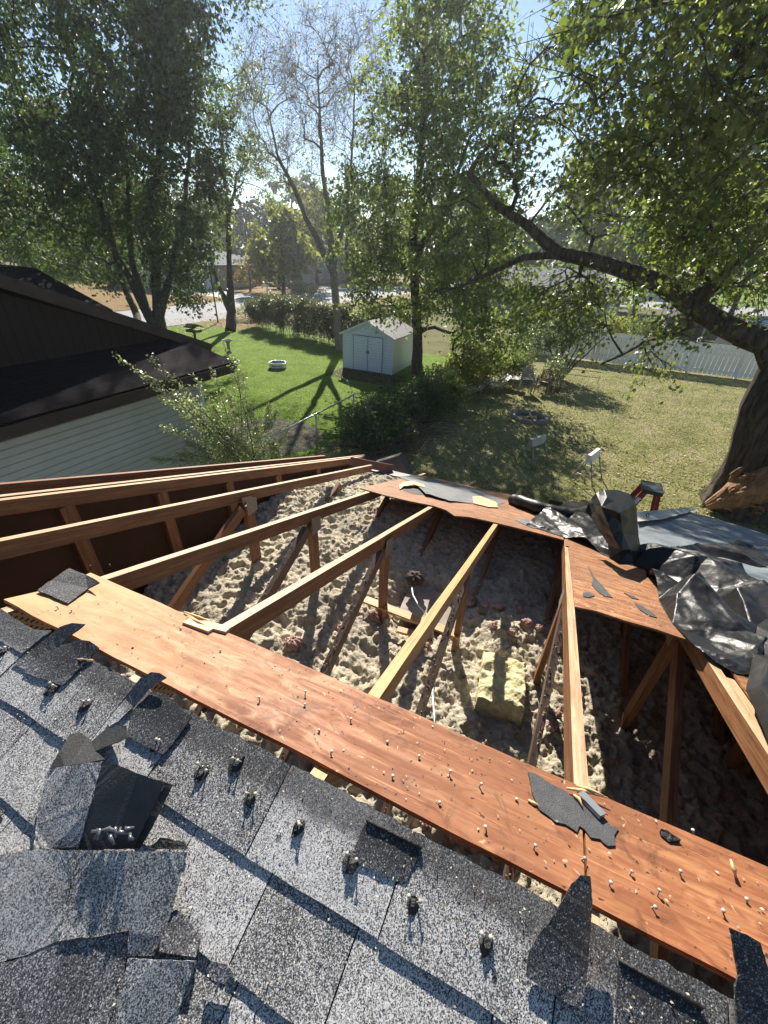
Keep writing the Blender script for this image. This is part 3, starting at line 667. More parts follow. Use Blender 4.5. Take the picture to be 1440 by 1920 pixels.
# fire pit
b = pg(992, 785); fp = empty('fire_pit', b, 'ring of rough stones around a scorched fire pit in the yard', 'fire pit'); r_ = random.Random(3)
for k in range(22):
    a = 2*math.pi*k/22+r_.uniform(-.08, .08); R_ = .62+r_.uniform(-.05, .06); c = (b[0]+R_*math.cos(a), b[1]+R_*.95*math.sin(a), .05); m = MB()
    s = r_.uniform(.09, .15); vs = []
    for (i, z) in ((0, -.05), (1, .0), (2, .09)):
        for j in range(6): q_ = 2*math.pi*j/6+a; rr = s*(1, 1.05, .7)[i]*r_.uniform(.8, 1.15); vs.append((c[0]+rr*math.cos(q_), c[1]+rr*math.sin(q_)*.8, c[2]+z+r_.uniform(-.01, .02)))
    fs = [tuple(range(6))[::-1], tuple(range(12, 18))]+[(l*6+j, l*6+(j+1) % 6, l*6+6+(j+1) % 6, l*6+6+j) for l in (0, 1) for j in range(6)]
    m.mesh(vs, fs); m.build('stone', M_stone, fp)
m = MB(); m.lathe((b[0], b[1], .012), [(.001, .02), (.3, .015), (.56, 0)], 20); m.build('ash_bed', simple('ash', (.09, .08, .075), .9, .1, var=.6, vs=20), fp)
m = MB(); m.tube([(b[0]-.2, b[1]-.1, .05), (b[0]+.25, b[1]+.1, .1)], .035, 7); m.tube([(b[0]+.15, b[1]-.2, .05), (b[0]-.05, b[1]+.15, .2)], .03, 7); m.build('log', M_raw, fp)
# chairs
M_resin = simple('grey_tan_resin', (.34, .31, .27), .5, .4, var=.08); M_resin2 = simple('brown_resin', (.2, .15, .115), .55, .35)
def rot(p, c, a): x, y = p[0], p[1]; return np.array([c[0]+x*math.cos(a)-y*math.sin(a), c[1]+x*math.sin(a)+y*math.cos(a), c[2]+p[2]])
def monoblock(c, a, label, mat, group, name='resin_chair'):
    r0 = empty(name, c, label, 'chair', group); f = lambda *p: rot(p, c, a); m = MB()
    m.hexa([f(-.22, -.22, .4), f(.22, -.22, .4), f(.2, .2, .38), f(-.2, .2, .38)], [f(-.24, -.24, .425), f(.24, -.24, .425), f(.21, .21, .405), f(-.21, .21, .405)]); m.build('seat', mat, r0)
    m = MB()
    for k in range(7):
        x = -.2+k*.0667; top = .88-.9*x*x*1.6; m.beam(f(x*.9, .2, .41), f(x*1.15, .33, top), .03, .012, f(0, 1, 0)-f(0, 0, 0))
    arc = [f(x*1.2, .2+.13*(1-abs(x)*1.0), .44+.44*math.sqrt(max(0, 1-(x/.245)**2))) for x in np.linspace(-.245, .245, 13)]; m.tube(arc, .018, 6); m.build('backrest', mat, r0)
    for s in (-1, 1):
        m = MB(); m.tube([f(s*.27, -.2, .63), f(s*.28, .05, .64), f(s*.27, .24, .6)], [.028, .03, .02], 6); m.build('armrest', mat, r0)
        m = MB(); m.tube([f(s*.25, -.22, .42), f(s*.27, -.26, 0)], [.035, .022], 6); m.tube([f(s*.25, -.2, .42), f(s*.27, -.2, .63)], .022, 6); m.build('leg', mat, r0)
        m = MB(); m.tube([f(s*.22, .2, .4), f(s*.26, .3, 0)], [.032, .022], 6); m.build('leg', mat, r0)
    return r0
bx_, by_ = -1.98, 20.5
sl = ['lowest chair in the stack of grey resin chairs', 'second chair up in the stack of grey resin chairs', 'third chair up in the stack of grey resin chairs', 'topmost chair in the stack of grey resin chairs']
for k in range(4): monoblock((bx_+.01*k, by_, .085*k), .25, sl[k], M_resin, 'stacked grey resin chairs')
for k in range(3): monoblock((-1.25+.01*k, 20.9, .085*k), -.2, ['lowest', 'middle', 'topmost'][k]+' chair in the stack of brown resin chairs at the right', M_resin2, 'stacked brown resin chairs')
# table behind
tb_ = empty('resin_table', (-2.65, 21.0, 0), 'low tan garden table half hidden behind the stacked chairs', 'table'); m = MB(); m.box((-2.7, 21.0, .5), (.9, .7, .05)); m.build('tabletop', M_resin, tb_)
for x, y in ((-3.1, 20.7), (-2.3, 20.7), (-3.1, 21.3), (-2.3, 21.3)): m = MB(); m.tube([(x, y, .48), (x, y, 0)], [.035, .025], 6); m.build('leg', M_resin, tb_)
# slatted lounger
M_slat = simple('white_slats', (.6, .57, .52), .5, .4)
def lounger(c, a, label):
    r0 = empty('slatted_lounger', c, label, 'lounger', 'slatted loungers under the bush'); f = lambda *p: rot(p, c, a); m = MB()
    for k in range(9): x = -.75+k*.11; m.beam(f(x, -.28, .33), f(x, .28, .33), .075, .02)
    m.build('seat', M_slat, r0); m = MB()
    for k in range(7): s = .1*k; m.beam(f(.25+s*.75, -.28, .34+s*.65), f(.25+s*.75, .28, .34+s*.65), .07, .02, f(-.6, 0, .8)-f(0, 0, 0))
    m.build('backrest', M_slat, r0)
    for s in (-1, 1):
        m = MB(); m.beam(f(-.8, s*.29, .3), f(.3, s*.29, .3), .03, .06); m.build('side_rail', M_resin2, r0)
        for x in (-.65, .25): m = MB(); m.beam(f(x, s*.29, .3), f(x, s*.29, 0), .04, .04, (1, 0, 0)); m.build('leg', M_resin2, r0)
lounger((-3.95, 18.9, 0), .55, 'white slatted lounger lowest and furthest left beside the bush'); lounger((-3.3, 19.9, 0), .6, 'white slatted lounger behind the wooden chair')
# round backed wooden chair
c = (-3.3, 19.0, 0); r0 = empty('wooden_chair', c, 'round backed brown wooden chair standing in front of the loungers', 'chair'); M_oak = simple('brown_chair_wood', (.2, .12, .07), .5, .4)
f = lambda *p: rot(p, c, 2.4); m = MB(); m.lathe(f(0, 0, .43), [(.001, 0), (.22, 0), (.23, .02), (.22, .04), (.001, .04)], 18); m.build('seat', M_oak, r0)
m = MB(); arc = [f(.24*math.cos(a), .2+.02*math.sin(a), .7+.2*math.sin(a)) for a in np.linspace(0, 2*math.pi, 25)]; m.tube(arc, .017, 6, False)
for k in range(6): x = -.17+k*.068; h_ = .2*math.sqrt(1-(x/.24)**2); m.tube([f(x, .2, .7-h_), f(x, .21, .7+h_)], .009, 5)
for s in (-1, 1): m.tube([f(s*.12, .17, .45), f(s*.15, .2, .55)], .014, 5)
m.build('backrest', M_oak, r0)
for s in (-1, 1):
    for q_ in (-1, 1): m = MB(); m.tube([f(s*.14, q_*.14, .44), f(s*.2, q_*.2, 0)], [.02, .015], 6); m.build('leg', M_oak, r0)
# sawhorses
def sawhorse(c, a, label, lm):
    r0 = empty('sawhorse', c, label, 'sawhorse', 'white folding sawhorses'); f = lambda *p: rot(p, c, a); m = MB()
    m.hexa([f(-.34, -.09, .62), f(.34, -.09, .62), f(.34, .09, .62), f(-.34, .09, .62)], [f(-.36, -.045, .84), f(.36, -.045, .84), f(.36, .045, .84), f(-.36, .045, .84)]); m.build('top_beam', lm, r0)
    for s in (-1, 1):
        for q_ in (-1, 1): m = MB(); m.tube([f(s*.3, q_*.06, .7), f(s*.38, q_*.32, 0)], .018, 6); m.build('leg', M_dm, r0)
        m = MB(); m.tube([f(s*.36, -.22, .25), f(s*.36, .22, .25)], .01, 5); m.build('brace', M_dm, r0)
M_dm = simple('grey_legs', (.3, .3, .3), .5, .5, .4)
b1 = pg(997, 868); b2 = pg(1098, 898)
sawhorse((b1[0], b1[1], 0), 1.1, 'grey folding sawhorse standing in the tree shade at the left', simple('grey_plastic', (.33, .33, .31), .6)); sawhorse((b2[0], b2[1], 0), 1.25, 'white topped folding sawhorse standing in the sun', M_wht)
# terracotta pot, wire side table
b = pg(773, 828); m = MB(); m.lathe((b[0], b[1], 0), [(.001, .01), (.13, 0), (.17, .3), (.2, .3), (.2, .36), (.17, .36), (.155, .3), (.001, .28)], 20); tag(m.build('flower_pot', simple('terracotta', (.3, .12, .07), .8)), 'terracotta flower pot standing against the brush pile', 'flower pot')
b = pg(1075, 712); r0 = empty('wire_bench', (-.5, 25.3, 0), 'thin metal bench frame at the foot of the small round tree', 'bench'); m = MB()
m.tube([(-1.6, 24.0, 0), (-1.6, 24.0, .62), (1.1, 24.2, .62), (1.1, 24.2, 0)], .014, 5); m.build('frame', M_brown, r0); m = MB(); m.tube([(-1.6, 24.0, .35), (1.1, 24.2, .35)], .012, 5); m.build('rail', M_brown, r0)
# step ladder standing against the eave
M_redf = simple('red_fibreglass', (.32, .03, .03), .4, .5, var=.1); M_cap = simple('dark_ladder_cap', (.05, .06, .065), .5, .4)
tp = pu(1222, 915, 7.4); r0 = empty('step_ladder', (tp[0], tp[1], 0), 'red fibreglass step ladder with dark top cap rising beyond the eave', 'ladder')
X0, Y0, Z0 = tp[0], tp[1], tp[2]
m = MB(); m.hexa([(X0-.14, Y0-.18, Z0-.04), (X0+.14, Y0-.18, Z0-.04), (X0+.14, Y0+.18, Z0-.04), (X0-.14, Y0+.18, Z0-.04)], [(X0-.15, Y0-.19, Z0+.03), (X0+.15, Y0-.19, Z0+.03), (X0+.15, Y0+.19, Z0+.03), (X0-.15, Y0+.19, Z0+.03)]); m.build('top_cap', M_cap, r0)
for s in (-1, 1):
    m = MB(); m.beam((X0-.1, Y0+s*.15, Z0-.02), (X0-.85, Y0+s*.28, 0), .03, .085, (1, 0, 0)); m.build('front_rail', M_redf, r0)
    m = MB(); m.beam((X0+.1, Y0+s*.15, Z0-.02), (X0+.45, Y0+s*.27, 0), .03, .055, (1, 0, 0)); m.build('rear_rail', M_redf, r0)
for k in range(1, 8): a = k/8; m = MB(); m.beam((X0-.1-.75*a, Y0-.15-.13*a, Z0*(1-a)), (X0-.1-.75*a, Y0+.15+.13*a, Z0*(1-a)), .07, .02); m.build('step', M_metal, r0)
m = MB(); pl = lambda a, o: (X0-.1-.75*a+o, Y0-.15-.13*a-.019, Z0*(1-a))
m.quad([pl(.06, -.03), pl(.06, .03), pl(.16, .03), pl(.16, -.03)]); m.build('sticker', M_wht, r0)
# ------------------------------------------------------------------ our own house and its opened roof
VL, VR, UE, UB = -2.78, 9.0, 5.2, -4.5
hz = empty('house', (0, 0, 0), 'house whose roof has been torn open, seen from its own ridge', 'house')
m = MB()
m.box(((VL+VR)/2, UE-.05, 1.22), (VR-VL, .12, 2.44)); m.box(((VL+VR)/2, UB+.05, 1.22), (VR-VL, .12, 2.44)); m.box((VL+.03, (UE+UB)/2, 1.22), (.06, UE-UB-.2, 2.44)); m.box((VR, (UE+UB)/2, 1.9), (.12, UE-UB-.2, 3.8))
m.build('wall', M_siding, hz)
m = MB(); m.box(((VL+VR)/2, (UE+UB)/2, 2.42), (VR-VL-.2, UE-UB-.3, .02)); m.build('ceiling', simple('ceiling_board', (.3, .25, .2), .9), hz)
m = MB(); m.box((-1.0, UE-.05, 2.5), (3.4, .14, .14)); m.build('top_plate', M_firgrey, hz)
m = MB(); m.plate([RF(*p, -.002) for p in [(.95, .78), (VR, .78), (VR, 3.2), (.95, 3.2)]], .012, NF); m.plate([RF(*p, -.002) for p in [(.27, 3.225), (VR, 3.225), (VR, 5.7), (1.1, 5.7), (1.0, 5.2), (.27, 5.15)]], .012, NF)
m.plate([RF(*p, -.004) for p in [(1.56, .43), (VR, .43), (VR, .77), (1.56, .77)]], .012, NF); m.build('covered_deck', M_ply2, hz)
m = MB(); m.box((4.6, 5.78, 2.3), (9, .03, .2)); m.build('fascia', M_brown, hz)
# trusses
CEIL = 2.45
tlab = {0: None, 1: 'roof truss nearest the closed gable end, its tail broken off short', 2: 'third roof truss from the gable, crossing the shingle scrap end of the plywood strip', 3: 'middle roof truss with a dark diagonal web and a tail poking past the eave',
        4: 'pale golden roof truss in the middle of the hole, left of the yellow insulation', 5: 'doubled roof truss standing beside the lower deck sheet', 6: 'right hand roof truss running under the black tarp with its left face in the sun', 7: 'hidden roof truss in the dark right part of the attic'}
jx = RF(0, 2.3, -.1)
for k in range(1, 8):
    v = -2.15+.6085*(k-1); v += {1: -.0, 3: .0}.get(k, 0)
    r0 = empty('roof_truss', (v, UR, ZR), tlab[k], 'roof truss', 'roof trusses laid bare in the hole')
    ue = {1: 4.95, 2: 5.3, 3: 5.72, 4: 5.98, 5: 5.7, 6: 5.7, 7: 5.7}[k]; sk = {1: -.16, 2: -.08, 3: -.03}.get(k, 0)
    cw = M_firlight if k == 4 else M_fir
    m = MB(); m.beam(RF(v, UR, -.057), RF(v+sk, ue, -.057), .038, .089, NF, 10, .0015)
    if k == 6: m.beam(RF(v+.05, 1.0, -.07), RF(v+.05, 1.75, -.07), .05, .09, NF, 3, .0015)
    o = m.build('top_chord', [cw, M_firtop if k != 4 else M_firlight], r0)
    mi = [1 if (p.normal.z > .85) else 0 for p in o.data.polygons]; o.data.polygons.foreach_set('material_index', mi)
    m = MB(); m.beam(RB(v, UR, -.057), RB(v, -4.6, -.057), .038, .089, NB, 1); m.build('rear_chord', M_fir, r0)
    m = MB(); m.beam((v, -4.5, CEIL+.05), (v, 5.15, CEIL+.05), .038, .089); m.build('bottom_chord', M_fir, r0)
    m = MB(); m.beam((v, 2.3, CEIL+.09), RF(v, 2.3, -.1), .038, .089, (0, 1, 0), 4, .001); m.build('web_post', M_fir, r0)
    m = MB(); m.beam((v, UR, CEIL+.09), (v, UR, ZR-.1), .038, .089, (0, 1, 0), 3, .001); m.build('king_post', M_fir, r0)
    m = MB(); m.beam((v+.002, .5, 2.66), RF(v+.002, 2.24, -.14), .038, .089, (0, 0, 1), 6, .0012); m.build('web_diagonal', M_firgrey if k in (2, 3, 4, 5) else M_fir, r0)
    m = MB(); m.beam((v+.001, 2.36, 2.52), RF(v+.001, 3.8, -.13), .038, .089); m.build('outer_web', M_fir, r0)
    for s in (-1, 1):
        m = MB(); x = v+s*.0205
        g = [RF(0, UR+.17, -.03), RF(0, UR+.17, -.12), RB(0, UR-.17, -.12), RB(0, UR-.17, -.03), (0, UR, ZR-.02)]
        P_ = [(x, p[1], p[2]) for p in g]; m.quad(P_ if s < 0 else P_[::-1], [(p[1], p[2]) for p in (P_ if s < 0 else P_[::-1])])
        o = m.build('gusset_plate', M_gus, r0)
        m = MB(); P_ = [(x, 2.24, jx[2]+.06), (x, 2.24, jx[2]-.1), (x, 2.36, jx[2]-.1), (x, 2.36, jx[2]+.02)]; m.quad(P_, [(p[1], p[2]) for p in P_]); m.build('gusset_plate', M_gus, r0)
# gable truss with sheathing and studs
r0 = empty('gable_truss', (-2.74, UR, ZR), 'gable end truss with doubled top rails, dark sheathing and flat studs at the left', 'roof truss')
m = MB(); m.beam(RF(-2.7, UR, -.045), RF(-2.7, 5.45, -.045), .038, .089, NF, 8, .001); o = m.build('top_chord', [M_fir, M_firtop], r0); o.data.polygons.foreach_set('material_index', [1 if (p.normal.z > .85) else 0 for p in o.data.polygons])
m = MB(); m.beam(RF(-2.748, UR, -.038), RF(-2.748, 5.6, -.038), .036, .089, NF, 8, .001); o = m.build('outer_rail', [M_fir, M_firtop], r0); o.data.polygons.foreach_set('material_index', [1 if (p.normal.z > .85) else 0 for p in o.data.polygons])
m = MB(); zb = 2.5; pts = [(-2.73, UB, zb), (-2.73, UE, zb), RF(-2.73, UE, -.06), RF(-2.73, UR, -.06), RB(-2.73, UB, -.06)]; m.quad(pts[::-1]); m.quad([(a-.012, b, c) for a, b, c in pts]); m.build('sheathing', M_hard, r0)
for u_ in (.7, 1.32, 1.98, 2.68, 3.4, 4.2): m = MB(); m.beam((-2.708, u_, 2.5), RF(-2.708, u_, -.09), .089, .04, (1, 0, 0)); m.build('stud', M_fir, r0)
m = MB(); m.beam((-2.7, UB, 2.52), (-2.7, UE, 2.52), .038, .089); m.build('bottom_chord', M_fir, r0)
m = MB(); m.beam(RF(-3.02, UR-.05, -.05), RF(-2.95, 4.75, -.05), .036, .1, NF, 6, .001); tag(m.build('barge_board', M_fir), 'outermost thin barge board lying along the gable overhang', 'board')
# ---- decking pieces
def sheetpx(name, pts, label, mat, th=.012, cat='plywood sheet', h=0, P=None):
    m = MB(); m.plate([RF(*p[:2], p[2] if len(p) > 2 else h) for p in pts], th, NF); o = m.build(name, mat); tag(o, label, cat); return o
def vu(x, y, h=0): p = pf(x, y, h); return (p[0], p[1]-h*math.sin(TH), h)
rj = random.Random(2)
def jag(a, b, n, amt): return [(a[0]+(b[0]-a[0])*k/n, a[1]+(b[1]-a[1])*k/n+rj.uniform(-amt, amt)) for k in range(n)]
sheetpx('plywood_strip', jag((-1.595, .47), (.274, .468), 24, .0025)+jag((.274, .468), (.277, .752), 3, 0)+jag((.277, .752), (-1.6, .757), 24, .003)+[(-1.6, .757), (-1.57, .6)], 'long plywood strip along the ridge, studded with nails, paler at its left end', M_ply)
sheetpx('plywood_strip', jag((.28, .466), (1.55, .466), 12, .0025)+jag((1.55, .466), (1.55, .755), 2, 0)+jag((1.55, .755), (.283, .752), 12, .003)+[(.283, .752)], 'redder plywood strip at the lower right, butted to the long one', M_ply)
nearD1 = [vu(*p) for p in [(675, 915), (720, 928), (770, 940), (812, 948), (836, 956), (852, 967), (880, 969), (930, 980), (1000, 997), (1057, 1012)]]
sheetpx('plywood_deck_sheet', [(-1.64, 4.55), *nearD1, (.262, 4.6), (.25, 5.1), (-.6, 5.08), (-1.2, 5.02), (-1.62, 4.95)][::1], 'far plywood deck sheet by the eave with ragged near edge and torn felt on it', M_ply2, cat='plywood sheet')
sheetpx('plywood_deck_sheet', [vu(1066, 1026)[:2], *[vu(*p)[:2] for p in [(1078, 1137), (1120, 1146), (1170, 1163), (1225, 1178), (1275, 1195)]], (.94, 1.98), (.94, 3.21), (.3, 3.21)], 'lower plywood deck sheet with torn scraps, running in under the black tarp', M_ply2)
# scraps lying on the far slope
def scrap(name, pts, label, mat, th=.004, cat='felt scrap', near=False, h=.005, group=None):
    m = MB(); f = pb if near else pf; q_ = []; rs_ = random.Random(len(label)*7+len(pts))
    for i in range(len(pts)):
        a, b = [tuple(z)+((h,) if len(z) == 2 else ()) for z in (pts[i], pts[(i+1) % len(pts)])]; L_ = math.hypot(b[0]-a[0], b[1]-a[1]); n_ = max(1, int(L_/9)); q_.append(a)
        for k_ in range(1, n_): t_ = k_/n_; q_.append((a[0]+(b[0]-a[0])*t_+rs_.uniform(-1, 1)*.9, a[1]+(b[1]-a[1])*t_+rs_.uniform(-1, 1)*.9, a[2]+(b[2]-a[2])*t_+rs_.uniform(-.0007, .0007)))
    pts = q_
    m.plate([f(p[0], p[1], (p[2] if len(p) > 2 else h)) for p in pts], th, NB if near else NF); o = m.build(name, mat); tag(o, label, cat, group); return o
scrap('felt_scrap', [(990, 1447), (1003, 1450), (1030, 1468), (1052, 1478), (1080, 1497), (1100, 1505), (1128, 1528), (1145, 1548), (1160, 1553), (1152, 1566), (1154, 1585), (1140, 1586), (1125, 1573), (1108, 1570), (1097, 1556), (1087, 1548), (1082, 1560), (1060, 1545), (1040, 1540), (1025, 1527), (1012, 1518), (1000, 1492)], 'large ragged piece of black felt lying across the joint of the plywood strips', M_felt)
scrap('shingle_scrap', [(70, 1106, .012), (96, 1088, .02), (130, 1065, .03), (160, 1077, .035), (187, 1092, .04), (165, 1103, .012), (128, 1131, .008)], 'square grey shingle scrap lying on the left end of the plywood strip', M_shinD, .005, 'shingle scrap')
scrap('felt_scrap', [(746, 893), (772, 891), (830, 903), (872, 910), (925, 930), (948, 942), (930, 948), (885, 943), (843, 939, .02), (798, 925, .035), (780, 908, .03), (763, 900)], 'grey strip of felt curling over the far deck sheet near the eave', M_feltg)
scrap('felt_scrap', [(966, 975), (985, 972), (1010, 978), (1030, 985), (1028, 992), (1000, 990), (985, 984)], 'broken grey felt scrap under the edge of the tarp roll', M_feltg)
scrap('felt_scrap', [(1103, 1061), (1113, 1080), (1125, 1093), (1135, 1104), (1149, 1120), (1132, 1117), (1118, 1106), (1110, 1096), (1112, 1084)], 'pointed black scrap on the lower deck sheet', M_felt)
scrap('felt_scrap', [(1093, 1111), (1105, 1110), (1115, 1117), (1104, 1120), (1094, 1118)], 'small round grey chip near the corner of the lower deck sheet', M_felt)
scrap('felt_scrap', [(1190, 1130), (1205, 1136), (1228, 1152), (1232, 1158), (1218, 1154), (1200, 1143)], 'long thin black sliver on the lower deck sheet', M_felt)
scrap('felt_scrap', [(1170, 1111), (1190, 1118), (1198, 1124), (1185, 1121)], 'short grey sliver on the lower deck sheet', M_felt)
scrap('felt_scrap', [(1239, 1554, .012), (1250, 1556, .015), (1277, 1574, .01), (1255, 1578), (1240, 1566)], 'thick black tar chip at the upper edge of the right plywood strip', M_tar, .01)
scrap('wood_veneer', [(748, 910, .02), (756, 904, .035), (775, 902, .045), (795, 909, .04), (797, 914, .035), (775, 908, .04), (757, 911, .03), (750, 917, .012)], 'curled strip of peeled veneer over a hole in the far deck sheet', M_raw, .006, 'wood scrap')
scrap('hole_shade_patch', [(753, 914), (770, 912), (795, 919), (796, 929), (775, 926), (757, 920)], 'dark hollow torn into the far deck sheet', M_tar, .002, 'hole', h=.002)  # flat black plate painting the shade inside a hole
scrap('wood_veneer', [(886, 931), (900, 930), (930, 941), (934, 951), (915, 950), (888, 943)], 'ridged broken end of a wooden shingle by the eave', M_raw, .012, 'wood scrap', h=.014)
# angled metal or wood bits on the strip
m = MB(); a, b = pf(1088, 1488, .012), pf(1130, 1531, .012); m.beam(a, b, .022, .012, NF); tag(m.build('metal_strip', M_metal), 'short bent metal strip lying on the ragged black felt', 'metal strip')
def sliver(px, near, label, w=.004, mat=None, group='wood splinters scattered on the roof', name='wood_splinter'):
    f = pb if near else pf; pts = [f(x, y, h) for x, y, h in px]; m = MB(); n = len(pts); m.tube(pts, [w*.5]+[w]*(n-2)+[w*.3], 5); tag(m.build(name, mat or M_raw), label, 'splinter', group)
for k, (p, nr, l) in enumerate([([(1370, 1612, .02), (1376, 1630, .02), (1380, 1645, .004)], 0, 'upright pale splinter near the right frame edge of the strip'),
    ([(136, 1236, .012), (155, 1237, .014), (175, 1239, .012)], 1, 'flat pale wood chip lying on the dark left shingle tabs'),
    ([(1062, 1478, .01), (1090, 1482, .012), (1140, 1496, .02)], 0, 'long splinter above the ragged black felt'), ([(1075, 1490, .01), (1085, 1497, .012), (1093, 1514, .01)], 0, 'reddish splinter curling on the black felt'),
    ([(1080, 1473, .01), (1105, 1480, .02), (1132, 1492, .03)], 0, 'thin splinter leaning out from the doubled truss end'), ([(990, 1500, .004), (1000, 1506, .004), (1012, 1512, .004)], 0, 'tiny splinter beside the black felt'),
    ([(345, 1147, .006), (375, 1158, .015), (400, 1168, .006)], 0, 'broken yellow splinter at the upper edge of the strip'), ([(350, 1156, .006), (372, 1166, .012), (390, 1176, .006)], 0, 'short broken splinter on the upper edge of the strip')]):
    sliver(p, nr, l, .005 if k not in (1,) else .009)
m = MB()
for (x0, y0, x1, y1, w_) in [(352, 1163, 400, 1180, .05), (372, 1168, 428, 1182, .035), (362, 1160, 392, 1166, .02)]: m.beam(pf(x0, y0, .004), pf(x1, y1, .006), w_, .01, NF)
tag(m.build('broken_board', M_raw), 'splintered pale board end where the plywood strip meets the third truss', 'board')
# ---- nails in the strips
def nail(p, n, tilt, L=.028, rh=.004):
    n = np.array(n)+np.array([tilt[0], tilt[1], 0]); n /= np.linalg.norm(n); m = MB()
    m.lathe(p, [(.0017, -.004), (.0017, L)], 6, n); m.lathe(p+n*L, [(.0001, -.0005), (rh, -.0002), (rh, .0012), (.0001, .0016)], 10, n); return m
rn = random.Random(7)
ORD = 'first second third fourth fifth sixth seventh eighth ninth tenth eleventh twelfth thirteenth fourteenth fifteenth sixteenth seventeenth eighteenth nineteenth twentieth'.split()+['twenty-'+x for x in 'first second third fourth fifth sixth seventh eighth ninth'.split()]+['thirtieth']
NAILS = [(572, 1325), (572, 1303), (487, 1316), (657, 1352), (728, 1393), (785, 1421), (842, 1453), (898, 1475), (620, 1412), (735, 1458), (822, 1508), (969, 1501), (912, 1558), (1000, 1592), (1142, 1660), (1232, 1680), (1222, 1702),
         (1356, 1712), (110, 1442-300), (135, 1148), (413, 1222), (1090, 1612), (1180, 1640), (1300, 1560), (1400, 1690), (340, 1180), (250, 1215), (600, 1372), (1275, 1640)]
NAILS = sorted(set(NAILS))
for k, (x, y) in enumerate(NAILS):
    o = nail(pf(x, y, 0), NF, (rn.uniform(-.5, .5), rn.uniform(-.5, .3)), rn.uniform(.004, .016)).build('roofing_nail', M_nail); tag(o, ORD[k]+' nail from the left of those left standing in the plywood strips', 'nail', 'nails standing in the plywood strips')
for (x, y, v_) in [(208, 1062, 'near the middle of the second truss top'), (173, 1072, 'at the ridge end of the second truss top'), (722, 1225, 'in the top of the pale golden truss'), (500, 1098, 'in the top of the third truss')]:
    o = nail(pf(x, y, -.01), NF, (rn.uniform(-.9, .9), rn.uniform(-.9, .3)), .03).build('roofing_nail', M_tar); tag(o, 'dark bent nail '+v_, 'nail', 'bent nails in the truss tops')
# ---- near slope: deck and shingle courses
ns = empty('near_roof_slope', (0, 0, ZR), 'near roof slope with courses of grey granular shingles torn off along the ridge', 'roof')
m = MB(); m.plate([RB(*p, -.004) for p in [(-3.0, UR-.005), (-3.0, -4.9), (VR, -4.9), (VR, UR-.005)]], .012, NB); m.build('roof_deck', M_ply2, ns)
m = MB(); m.plate([RB(*p, 0) for p in [(-3.0, .33), (-3.0, -4.9), (VR, -4.9), (VR, .33)]], .003, NB); m.build('underlay', M_felt, ns)
edges = [.256, .11, -.036, -.182, -.328, -.474]
rs = random.Random(12); prev = UR
for ci, ue in enumerate(edges):
    v = -1.9+rs.uniform(0, .2)
    vmax = 1.1
    while v < vmax:
        wd = rs.choice([.14, .2, .26, .31, .31]); a, b = v+.0015, v+wd-.0015; hb = .0125+rs.uniform(-.0012, .002); ht = .004+rs.uniform(0, .0008)
        utop = (ue+.152) if ci else UR+.0
        n = 5; bot = [(a+(b-a)*i/n, ue+rs.uniform(-.0022, .0022), hb+rs.uniform(-.0006, .001)) for i in range(n+1)]
        if ci: top = [(b, utop, ht), (a, utop, ht)]
        else: top = [(b-(b-a)*i/14, UR+rs.uniform(-.0035, .003), .008+rs.uniform(0, .003)) for i in range(15)]
        m = MB(); m.plate([RB(*p) for p in bot+top], .0035 if ci else .006, NB)
        o = m.build('shingle', M_shin, ns)
        if rs.random() < .16 and ci < 5:          # thicker laminated tab on top
            m = MB(); m.plate([RB(*p) for p in [(a+.01, ue+.004, hb+.0035), (b-.02, ue+.003, hb+.0035), (b-.025, ue+.135, hb-.001), (a+.015, ue+.135, hb-.001)]], .0025, NB); m.build('shingle_tab', M_shinD, ns)
        v += wd
# dark re-covered patches
def patch(pts, label, mat=M_shinD, h=.0155, th=.004, name='torn_shingle', far=None, group='torn shingles along the ridge edge'):
    o = scrap(name, pts, label, mat, th, 'torn shingle', True, h, group)
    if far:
        m = MB(); m.tube([pb(x, y, h+.003) for x, y in far], .0035, 5); m.build('painted_shadow_edge', M_tar, o)  # black tube paints the shadow line along the patch's far edge
    return o
patch([(25, 1245), (56, 1222), (112, 1175, .03), (135, 1168, .035), (159, 1170, .035), (137, 1187, .028), (105, 1215), (75, 1240), (50, 1257)], 'dark torn shingle tab reaching over the gap at the far left')
patch([(60, 1243), (90, 1222), (123, 1207, .025), (150, 1200, .03), (168, 1202, .03), (185, 1214, .02), (171, 1230), (117, 1285), (92, 1278), (45, 1260)], 'dark torn shingle tab with a pale wood chip on it', h=.017)
patch([(237, 1380), (247, 1335), (285, 1295), (312, 1302), (360, 1343), (340, 1372), (307, 1415), (270, 1398)], 'black square shingle tab beside the ragged raised strip', h=.02)
patch([(200, 1352), (235, 1310), (262, 1272, .04), (283, 1260, .045), (300, 1262, .045), (312, 1270, .04), (285, 1285, .03), (250, 1325), (222, 1352), (205, 1362)], 'narrow grey strip of shingle raised over the ridge gap', M_shin, .02)
patch([(93, 1441, .03), (110, 1410, .03), (132, 1376, .02), (152, 1374), (172, 1390), (196, 1368), (236, 1360, .04), (238, 1384, .045), (178, 1408, .03), (196, 1424, .04), (150, 1432, .04)], 'torn shingle turned up to show its smooth brown back', M_under, .018)
patch([(193, 1427, .06), (240, 1442, .06), (290, 1462, .06), (309, 1466, .06), (280, 1528, .04), (247, 1592, .02), (147, 1592, .02), (168, 1515, .04)], 'upturned shingle tab with smooth dark back and a crushed lower edge', M_under, .03)
m = MB()
for k in range(9): a = pb(172+k*9, 1552+rn.uniform(-7, 7)-k*.5+8, .062+rn.uniform(0, .01)); m.tube([a, a+np.array([rn.uniform(.0, .02), rn.uniform(-.008, .008), .004]), a+np.array([rn.uniform(.015, .03), rn.uniform(-.012, .012), 0])], [.003, .005, .002], 5)
